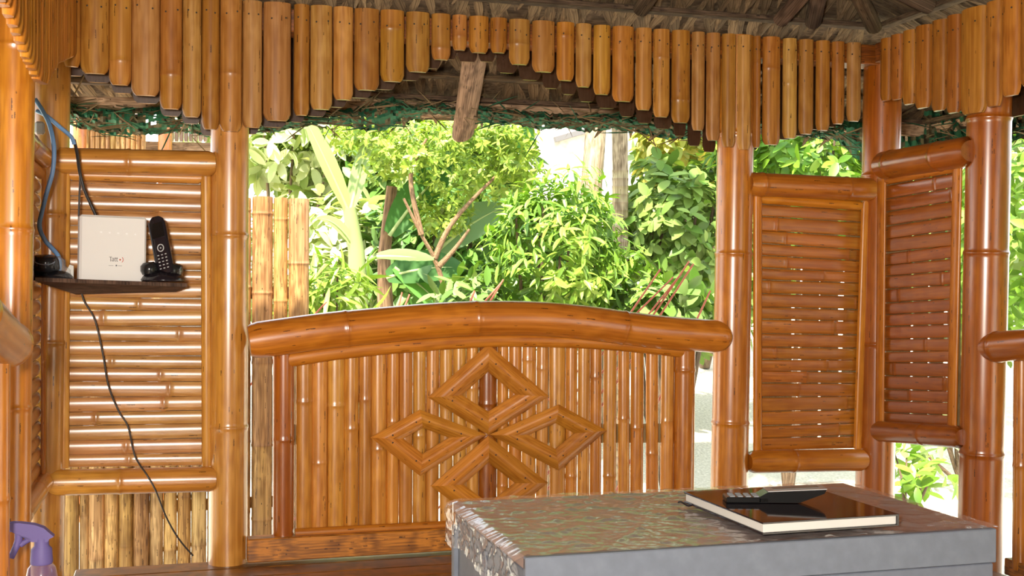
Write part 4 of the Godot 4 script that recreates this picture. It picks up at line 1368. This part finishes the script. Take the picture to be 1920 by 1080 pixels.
func outdoors() -> void:
	var GREEN := Color(0.11, 0.25, 0.025)
	var LIME := Color(0.25, 0.42, 0.045)
	var DEEP := Color(0.05, 0.15, 0.03)
	var PALEG := Color(0.27, 0.38, 0.14)
	# the leafy bush right behind the rail: its nearest leaves one by one
	var c := bz(1045, 490, -1.75)
	var k := ppm(c)
	var o := thing("lance_leaf_bush", "dense bright green bush with drooping lance leaves, just beyond the arched rail", "bush", Vector3(c.x, ground_y(c.x, c.z), c.z))
	var where := rosettes(c, Vector3(142 * k, 165 * k, 0.32), 330, 7, Vector2(20 * k, 34 * k), 0.9, 0.55)
	where.append_array(rosettes(c + Vector3(0.04, 0.28, 0), Vector3(90 * k, 90 * k, 0.25), 60, 7, Vector2(20 * k, 33 * k), 0.9, 0.4))
	where.append_array(rosettes(c + Vector3(0.27, -0.12, 0.05), Vector3(110 * k, 90 * k, 0.2), 60, 7, Vector2(20 * k, 33 * k), 0.9, 0.4))
	where.sort_custom(func(a, b): return a.origin.z > b.origin.z)
	var blade := strip_leaf(1.0, 0.28, 0.3, 0.22, 4)
	var tints := []
	for i in 5:
		var q := mat("leaf_tone_%d" % i, Color.WHITE, 0.45, null, {"backlight_enabled": true, "backlight": Color(0.75, 0.75, 0.45), "vertex_color_use_as_albedo": false})
		q.albedo_color = GREEN.lerp(LIME, i / 4.0).linear_to_srgb()
		tints.append(q)
	for i in 280:
		var l := MeshInstance3D.new()
		l.name = "leaf"
		l.mesh = blade
		l.material_override = tints[rng.randi_range(0, 4)]
		l.transform = where[i]
		l.transform.origin -= o.position
		o.add_child(l, true)
	crowd("foliage", o, blade, where.slice(280), shades(where.size() - 280, GREEN, LIME), M.leaf)
	var tops := []
	for i in 6:
		tops.append(c + Vector3(rng.randf_range(-0.25, 0.25), rng.randf_range(-0.1, 0.3), rng.randf_range(-0.1, 0.15)))
	stems(o, o.position, tops, 0.018, Color(0.25, 0.18, 0.1))
	# feathery small tree left of it
	var tf := bz(838, 600, -2.3)
	var tr := thing("feathery_tree", "slender young tree with a bent brown stem and feathery yellow-green leaves", "tree", Vector3(tf.x, ground_y(tf.x, tf.z), tf.z))
	for br in [[[842, 640], [832, 540], [812, 480], [790, 440], [757, 372]], [[815, 485], [840, 430], [880, 380], [930, 330]], [[822, 500], [850, 470], [880, 430]], [[790, 440], [770, 330], [800, 260]]]:
		var mb := MB.new()
		tube(mb, smooth_line(br.map(func(p): return bz(p[0], p[1], -2.3))), 0.017, Color(0.36, 0.22, 0.12), 8, 0.007)
		put("branch", mb, M.rough_wood, tr)
	var tw := []
	for e in [[800, 260, 130, 55], [900, 250, 130, 60], [760, 300, 100, 50], [880, 330, 110, 60], [955, 300, 70, 70], [690, 255, 100, 40], [830, 400, 60, 50]]:
		var p := bz(e[0], e[1], -2.3 - rng.randf() * 0.5)
		tw.append_array(rosettes(p, Vector3(e[2], e[3], e[2]) * ppm(p), 95, 8, Vector2(0.03, 0.052), 0.4, 0.1))
	crowd("foliage", tr, strip_leaf(1.0, 0.42, 0.15, 0.1, 3), tw, shades(tw.size(), Color(0.20, 0.34, 0.035), Color(0.36, 0.46, 0.07)), M.leaf)
	# banana plants
	var bp := bz(668, 600, -2.5)
	o = thing("banana_plant", "banana plant with a pale green trunk and a broad leaf held out over the rail", "plant", Vector3(bp.x, ground_y(bp.x, bp.z), bp.z))
	var mb2 := MB.new()
	tube(mb2, [o.position, bz(672, 560, -2.5), bz(668, 470, -2.5), bz(655, 390, -2.5)], 0.062, Color(0.30, 0.38, 0.14), 14, 0.035)
	put("trunk", mb2, M.plain, o)
	banana_blade(o, bz(706, 480, -2.35), Vector3(1, 0.05, 0.25).normalized(), 0.30, 0.10, 0.03, Color(0.16, 0.29, 0.09), Vector3(0, 0.75, 0.65).normalized())
	banana_blade(o, bz(655, 400, -2.5), Vector3(-0.45, 1, 0.1).normalized(), 0.6, 0.11, 0.05, Color(0.32, 0.44, 0.14), Vector3(0.4, 0.2, 0.9).normalized())
	banana_blade(o, bz(655, 400, -2.5), Vector3(0.25, 1, -0.1).normalized(), 0.5, 0.09, 0.05, PALEG, Vector3(-0.3, 0.2, 0.9).normalized())
	banana_blade(o, bz(668, 470, -2.5), Vector3(-0.5, 0.8, 0.3).normalized(), 0.45, 0.07, 0.2, Color(0.3, 0.42, 0.12), Vector3(0.3, 0.4, 0.8).normalized())
	bp = bz(760, 600, -2.7)
	o = thing("banana_plant", "banana plant with dark broad leaves and a dry brown trunk behind the bent stem", "plant", Vector3(bp.x, ground_y(bp.x, bp.z), bp.z))
	mb2 = MB.new()
	tube(mb2, [o.position, bz(722, 560, -2.7), bz(720, 480, -2.7), bz(735, 350, -2.7)], 0.05, Color(0.33, 0.2, 0.11), 12, 0.03)
	put("trunk", mb2, M.rough_wood, o)
	for e in [[[725, 520], Vector3(0.9, 0.35, 0.3), 0.45, 0.2, DEEP], [[740, 500], Vector3(0.8, -0.5, 0.3), 0.4, 0.17, Color(0.10, 0.26, 0.05)], [[730, 440], Vector3(0.6, 0.9, 0.1), 0.6, 0.2, DEEP * 1.2], [[820, 470], Vector3(0.7, 0.7, 0.2), 0.5, 0.2, Color(0.16, 0.27, 0.13)], [[990, 300], Vector3(-0.25, 1, 0.1), 0.5, 0.16, DEEP * 1.4], [[870, 560], Vector3(-0.7, 0.6, 0.3), 0.4, 0.16, Color(0.16, 0.3, 0.12)]]:
		banana_blade(o, bz(e[0][0], e[0][1], -2.6), e[1].normalized(), e[2], e[3], 0.1, e[4], Vector3(0.1, 0.5, 0.85).normalized())
	# low leafy plants along the rail
	shrub("low_plant", "low grassy green plant at the foot of the pale banana trunk", "plant", bz(615, 560, -1.9), Vector3(0.2, 0.22, 0.2), 60, 6, Vector2(0.10, 0.2), [0.14, 0.3], Color(0.24, 0.37, 0.05), LIME)
	shrub("low_plant", "low rounded green plant in front of the dark banana leaves", "plant", bz(880, 565, -1.8), Vector3(0.22, 0.16, 0.2), 60, 6, Vector2(0.06, 0.11), [0.4, 0.1], GREEN, PALEG)
	shrub("low_plant", "low plant with wide soft leaves under the red twigs", "plant", bz(1240, 575, -1.7), Vector3(0.28, 0.14, 0.2), 60, 6, Vector2(0.07, 0.14), [0.6, 0.12], GREEN, PALEG)
	# broad-leaved shrub on the right
	shrub("broad_leaf_shrub", "tall loose broad-leaved shrub next to the sheen-streaked post", "shrub", bz(1275, 440, -2.6), Vector3(0.42, 0.5, 0.4), 330, 6, Vector2(0.05, 0.12), [0.55, 0.15], Color(0.13, 0.25, 0.04), Color(0.28, 0.38, 0.10))
	shrub("broad_leaf_shrub", "light green shrub with yellowish leaves behind the tall loose shrub", "shrub", bz(1285, 275, -3.6), Vector3(0.36, 0.32, 0.4), 180, 6, Vector2(0.06, 0.13), [0.5, 0.15], Color(0.28, 0.38, 0.05), Color(0.48, 0.40, 0.07))
	shrub("broad_leaf_shrub", "bright broad-leaved shrub seen over the orange slatted screen", "shrub", bz(1510, 310, -2.4), Vector3(0.6, 0.4, 0.4), 330, 6, Vector2(0.05, 0.11), [0.5, 0.15], GREEN, LIME)
	shrub("broad_leaf_shrub", "leafy shrub beyond the stout reddish post", "shrub", sx(1960, 420, XR + 2.6), Vector3(0.6, 0.9, 0.9), 420, 6, Vector2(0.06, 0.12), [0.45, 0.15], GREEN, LIME)
	# low plant below the reddish side screen
	shrub("low_plant", "low broad-leaved plant under the reddish side screen", "plant", hy(1720, 935, 0.10) + Vector3(0, 0.12, 0), Vector3(0.22, 0.2, 0.3), 13, 6, Vector2(0.09, 0.15), [0.42, 0.15], GREEN, LIME, 0.3)
	shrub("low_plant", "thin twiggy plant on pale sand beside the stout post's foot", "plant", hy(1775, 900, 0.10) + Vector3(0.25, 0.22, -0.3), Vector3(0.4, 0.3, 0.3), 26, 4, Vector2(0.08, 0.15), [0.3, 0.15], Color(0.28, 0.42, 0.12), PALEG, 0.3)
	# red twigs
	var rx := [[[1188, 578, 1238, 505], [1205, 576, 1262, 520], [1222, 582, 1278, 512], [1232, 580, 1292, 490], [1245, 580, 1300, 495], [1308, 596, 1332, 545]], [[912, 562, 940, 530], [922, 560, 944, 524], [884, 560, 890, 545]], [[748, 572, 754, 548], [760, 572, 768, 552], [590, 590, 612, 566]]]
	var rl := ["bundle of straight red twigs leaning over the rail near the sheen-streaked post", "few short red twigs at the foot of the lance-leaf bush", "short red twigs at the foot of the banana plants"]
	for g in 3:
		var tz: float = [-1.2, -1.3, -1.6][g]
		var f := bz(rx[g][0][0] - 30, 640, tz)
		o = thing("red_twigs", rl[g], "twigs", Vector3(f.x, ground_y(f.x, f.z), f.z))
		for t in rx[g]:
			var mb := MB.new()
			var a := bz(t[0], t[1], tz)
			var b := bz(t[2], t[3], tz)
			tube(mb, [a + (a - b) * ((a.y - ground_y(a.x, a.z) + 0.02) / (b.y - a.y)), a, b], 0.0055, Color(0.55, 0.16, 0.10), 6, 0.004)
			put("twig", mb, M.plain, o)
	# trunks
	var f2 := bz(1165, 600, -2.5)
	o = thing("palm_trunk", "ringed pale palm trunk behind the lance-leaf bush", "tree", Vector3(f2.x, ground_y(f2.x, f2.z), f2.z))
	one_culm("trunk", o, [o.position, bz(1163, 300, -2.5), bz(1160, 150, -2.5)], Vector3(0, 0, 1), 30 * ppm(f2), 15 * ppm(f2), Color(0.52, 0.42, 0.28), {"nodes": range(40).map(func(i): return 0.2 + i * 0.045), "seg": 14, "bulge": 0.05, "vary": 0.15}, M.rough_wood)
	where = []
	var pc := bz(1160, 130, -2.5)
	for i in 9:
		var t := TAU * i / 9.0
		banana_blade(o, pc, Vector3(cos(t), 0.5, sin(t)).normalized(), 1.3, 0.22, 0.7, GREEN)
	f2 = bz(1112, 600, -4.2)
	o = thing("tree_trunk", "thick light brown tree trunk in front of the white house wall", "tree", Vector3(f2.x, ground_y(f2.x, f2.z), f2.z))
	one_culm("trunk", o, [o.position, bz(1108, 360, -4.2), bz(1118, 240, -4.2), bz(1126, 60, -4.2)], Vector3(0, 0, 1), 46 * ppm(f2), 23 * ppm(f2), Color(0.58, 0.44, 0.28), {"seg": 14, "taper": 0.8}, M.rough_wood)
	where = rosettes(bz(1130, 20, -4.9), Vector3(1.4, 0.6, 1.0), 260, 7, Vector2(0.10, 0.2), 0.5)
	crowd("foliage", o, strip_leaf(1.0, 0.45, 0.2, 0.12, 3), where, shades(where.size(), GREEN, LIME), M.leaf)
	# white house
	var hc := bz(1070, 300, -8.5)
	o = thing("white_house", "white house wall with a dark roof line glimpsed between the leaves", "house", Vector3(hc.x + 0.5, ground_y(hc.x, -9.0), -9.2))
	var mb := MB.new()
	box(mb, Vector3(hc.x + 0.7, 1.9, -9.2), Basis.IDENTITY, Vector3(1.0, 1.9, 0.7), Color(0.9, 0.89, 0.88), 0.02)
	put("wall", mb, M.plaster, o)
	mb = MB.new()
	bar(mb, bz(1040, 262, -8.45), bz(1105, 243, -8.45), Vector3.UP, 0.06, 0.06, Color(0.16, 0.15, 0.15))
	put("cable_pipe", mb, M.plain, o)
	mb = MB.new()
	prism(mb, [Vector3(hc.x - 0.6, 3.8, -8.2), Vector3(hc.x + 2.0, 3.8, -8.2), Vector3(hc.x + 2.0, 4.6, -9.4), Vector3(hc.x - 0.6, 4.6, -9.4)], Vector3(0, 0.06, 0), Color(0.4, 0.38, 0.36))
	put("roof", mb, M.plain, o)
	# a wall of trees and hedge farther back
	var trees := [["tall pale-leaved tree far behind the bamboo fence poles", bz(540, 250, -5.5), Vector3(0.9, 0.45, 0.7), 170, Color(0.36, 0.45, 0.18), Color(0.55, 0.6, 0.34)],
		["bright tree far behind the banana plants", bz(690, 300, -5.8), Vector3(0.9, 0.7, 0.7), 420, Color(0.22, 0.34, 0.08), Color(0.36, 0.45, 0.13)],
		["mid green tree far behind the feathery tree", bz(820, 340, -5.0), Vector3(0.75, 0.9, 0.7), 460, Color(0.08, 0.18, 0.03), Color(0.22, 0.35, 0.07)],
		["light green tree far behind the palm trunk", bz(1330, 350, -5.5), Vector3(0.7, 0.9, 0.6), 400, Color(0.17, 0.29, 0.07), Color(0.34, 0.43, 0.13)],
		["green tree far behind the orange screen", bz(1500, 320, -5.0), Vector3(1.2, 0.8, 0.6), 480, Color(0.16, 0.28, 0.05), Color(0.33, 0.42, 0.12)],
		["wide green tree far behind the reddish side screen", bz(1830, 380, -4.0), Vector3(1.3, 1.2, 0.8), 520, Color(0.15, 0.27, 0.05), Color(0.31, 0.41, 0.11)]]
	for t in trees:
		shrub("background_tree", t[0], "tree", t[1], t[2], t[3], 6, Vector2(0.10, 0.19), [0.45, 0.12], t[4], t[5], 0.5, Color(0.3, 0.22, 0.14), "trees beyond the garden")
	var hedges := [["pale green hedge low behind the banana plants", bz(640, 500, -4.2), Vector3(0.9, 0.5, 0.4), Color(0.46, 0.54, 0.24), Color(0.62, 0.68, 0.4)], ["dark hedge low behind the bent brown stem", bz(870, 500, -3.9), Vector3(0.8, 0.6, 0.4), Color(0.06, 0.16, 0.03), Color(0.2, 0.36, 0.07)], ["green hedge low behind the red twigs", bz(1250, 510, -3.9), Vector3(1.0, 0.6, 0.4), Color(0.14, 0.28, 0.05), Color(0.36, 0.5, 0.14)]]
	for h in hedges:
		shrub("hedge", h[0], "hedge", h[1], h[2], 330, 6, Vector2(0.09, 0.17), [0.4, 0.12], h[3], h[4], 0.5, Color(0.2, 0.14, 0.08), "hedges in the garden")
	# hedges added out of view along both sides, to dim reflections and ambient light
	var rim := [["added unseen dense hedge along the desk's side of the cottage", Vector3(4.3, 1.2, 2.6), Vector3(0.55, 1.25, 2.4)], ["added unseen dense hedge along the shelf's side of the cottage", Vector3(-2.2, 1.2, 2.3), Vector3(0.55, 1.25, 2.6)]]
	for h in rim:
		shrub("hedge", h[0], "hedge", h[1], h[2], 900, 6, Vector2(0.14, 0.26), [0.45, 0.12], GREEN, LIME, 0.5, Color(0.2, 0.14, 0.08), "hedges in the garden")
	fence()
	neighbour()

func fence() -> void:
	var z := -1.35
	var o := thing("bamboo_fence", "fence of upright pale bamboo poles behind the router's screen", "fence", Vector3(bz(300, 900, z).x, ground_y(0, z), z))
	var rows := [[88, 106, 374], [109, 117, 380], [120, 149, 376], [152, 167, 374], [169, 196, 372], [198, 223, 375], [225, 250, 371], [252, 281, 373], [283, 307, 370], [309, 333, 374], [335, 359, 371], [361, 388, 372], [391, 412, 370], [415, 440, 373], [444, 470, 371], [474, 511, 369], [514, 539, 371], [542, 579, 373]]
	var tones := [PALE, Color(0.6, 0.66, 0.4), Color(0.7, 0.42, 0.14), PALE, PALE, Color(0.75, 0.46, 0.16), Color(0.75, 0.44, 0.14), Color(0.42, 0.21, 0.08), PALE, Color(0.74, 0.46, 0.16), Color(0.7, 0.4, 0.13), PALE, PALE, PALE, PALE, Color(0.60, 0.34, 0.13), Color(0.62, 0.36, 0.14), Color(0.62, 0.36, 0.15)]
	for k in rows.size():
		var r = rows[k]
		var xc: float = (r[0] + r[1]) / 2.0
		var a := bz(xc, r[2], z)
		var b := bz(xc - 2.0, 1040, z)
		b = a + (b - a) * ((a.y - ground_y(a.x, z)) / (a.y - b.y))
		one_culm("pole", o, [a, b], Vector3(0, 0, 1), (r[1] - r[0] + 1.4) * ppm(a), (r[1] - r[0] + 1.4) * 0.5 * ppm(a), tones[k], {"nodes": spaced((b - a).length(), -1, 0.3), "hollow": true, "vary": 0.12}, M.raw_bamboo)
	for y in [0.35, 1.25]:
		one_culm("rail", o, [Vector3(bz(88, 700, z).x, y, z - 0.05), Vector3(bz(579, 700, z).x, y, z - 0.05)], Vector3(0, 0, -1), 0.05, 0.02, PALE, {"half": true}, M.raw_bamboo)

func neighbour() -> void:
	var z := -3.0
	var o := thing("neighbouring_hut", "neighbouring bamboo hut with orange posts glimpsed over the router's screen", "hut", Vector3(bz(270, 260, z).x, 0, z))
	for k in 13:
		var x := 150 + k * 9.5
		var a := bz(x + 4.5, 215, z)
		one_culm("wall_pole", o, [a, Vector3(a.x, 0.1, a.z)], Vector3(0, 0, 1), 9.4 * ppm(a), 0.02, vary(PALE, 0.15), {"half": true, "nodes": spaced(1.5, -1, 0.35)}, M.raw_bamboo)
	for x in [149, 310]:
		var a := bz(x, 205, z + 0.15)
		one_culm("post", o, [a, Vector3(a.x, 0.0, a.z)], Vector3(0, 0, 1), 26 * ppm(a), 13 * ppm(a), Color(0.66, 0.22, 0.04), {"nodes": spaced(1.8, -1, 0.4)})
	for k in 8:
		var a := bz(322 + k * 9, 225, z - 0.3)
		var b := bz(322 + k * 9, 266, z - 0.3)
		one_culm("hanging_slat", o, [a, b], Vector3(0, 0, 1), 8 * ppm(a), 0.014, vary(Color(0.35, 0.22, 0.12), 0.15), {"half": true, "cut": [0.002, 0.02], "cutw": [0.0, 0.3]})
	var mb := MB.new()
	bar(mb, bz(265, 274, z - 0.2), bz(400, 277, z - 0.2), Vector3.UP, 0.06, 0.05, Color(0.4, 0.26, 0.15))
	put("beam", mb, M.rough_wood, o)
	mb = MB.new()
	var p := bz(270, 205, z)
	box(mb, Vector3(p.x, p.y + 0.5, z - 0.3), Basis(Vector3.RIGHT, 0.3), Vector3(0.42, 0.05, 1.1), Color(0.2, 0.14, 0.08), 0.01)
	put("roof", mb, M.thatch, o)


func _ready() -> void:
	rng.seed = 20240
	# camera
	var cam := Camera3D.new()
	cam.name = "camera"
	add_child(cam)
	cam.position = EYE
	cam.rotation_degrees = Vector3(-0.26, -16.0, 0.3)
	cam.keep_aspect = Camera3D.KEEP_HEIGHT
	cam.fov = rad_to_deg(2.0 * atan(540.0 / F))
	cam.near = 0.05
	cam.far = 200.0
	cam.current = true
	lens = cam.basis
	# sky: bright hazy tropical day
	var we := WorldEnvironment.new()
	we.name = "world_environment"
	var env := Environment.new()
	env.background_mode = Environment.BG_SKY
	var sm := ProceduralSkyMaterial.new()
	sm.sky_top_color = Color(0.84, 0.89, 0.95)
	sm.sky_horizon_color = Color(1.0, 0.99, 0.97)
	sm.ground_horizon_color = Color(0.8, 0.78, 0.72)
	sm.ground_bottom_color = Color(0.6, 0.56, 0.5)
	sm.sky_curve = 0.2
	var sky := Sky.new()
	sky.sky_material = sm
	env.sky = sky
	env.background_energy_multiplier = 4.2
	env.tonemap_mode = Environment.TONE_MAPPER_LINEAR
	env.tonemap_exposure = 0.94
	env.sdfgi_enabled = true
	env.ssao_enabled = true
	env.ssil_enabled = true
	we.environment = env
	add_child(we)
	# sun: high behind the viewer
	var sun := DirectionalLight3D.new()
	sun.name = "sun"
	sun.light_energy = 5.6
	sun.light_color = Color(1.0, 0.96, 0.88)
	sun.light_angular_distance = 2.0
	sun.shadow_enabled = true
	add_child(sun)
	sun.rotation_degrees = Vector3(-62.0, -28.0, 0.0)

	# the camera's own flash, a little to the side of and above the lens
	var flash := SpotLight3D.new()
	flash.name = "camera_flash"
	flash.light_energy = 10.0
	flash.light_color = Color(1.0, 0.97, 0.92)
	flash.light_size = 0.1
	flash.spot_range = 30.0
	flash.spot_attenuation = 2.0
	flash.spot_angle = 48.0
	flash.spot_angle_attenuation = 0.5
	flash.shadow_enabled = true
	add_child(flash)
	flash.position = EYE + Vector3(-0.2, 0.12, 0.02)
	flash.rotation_degrees = Vector3(0.0, -16.0, 0.0)

	materials()
	outdoors_ground()
	posts()
	added_front_wall()
	roof()
	fascias()
	screens()
	backrest()
	benches()
	desk()
	shelf()
	spray_bottle()
	nets()
	outdoors()
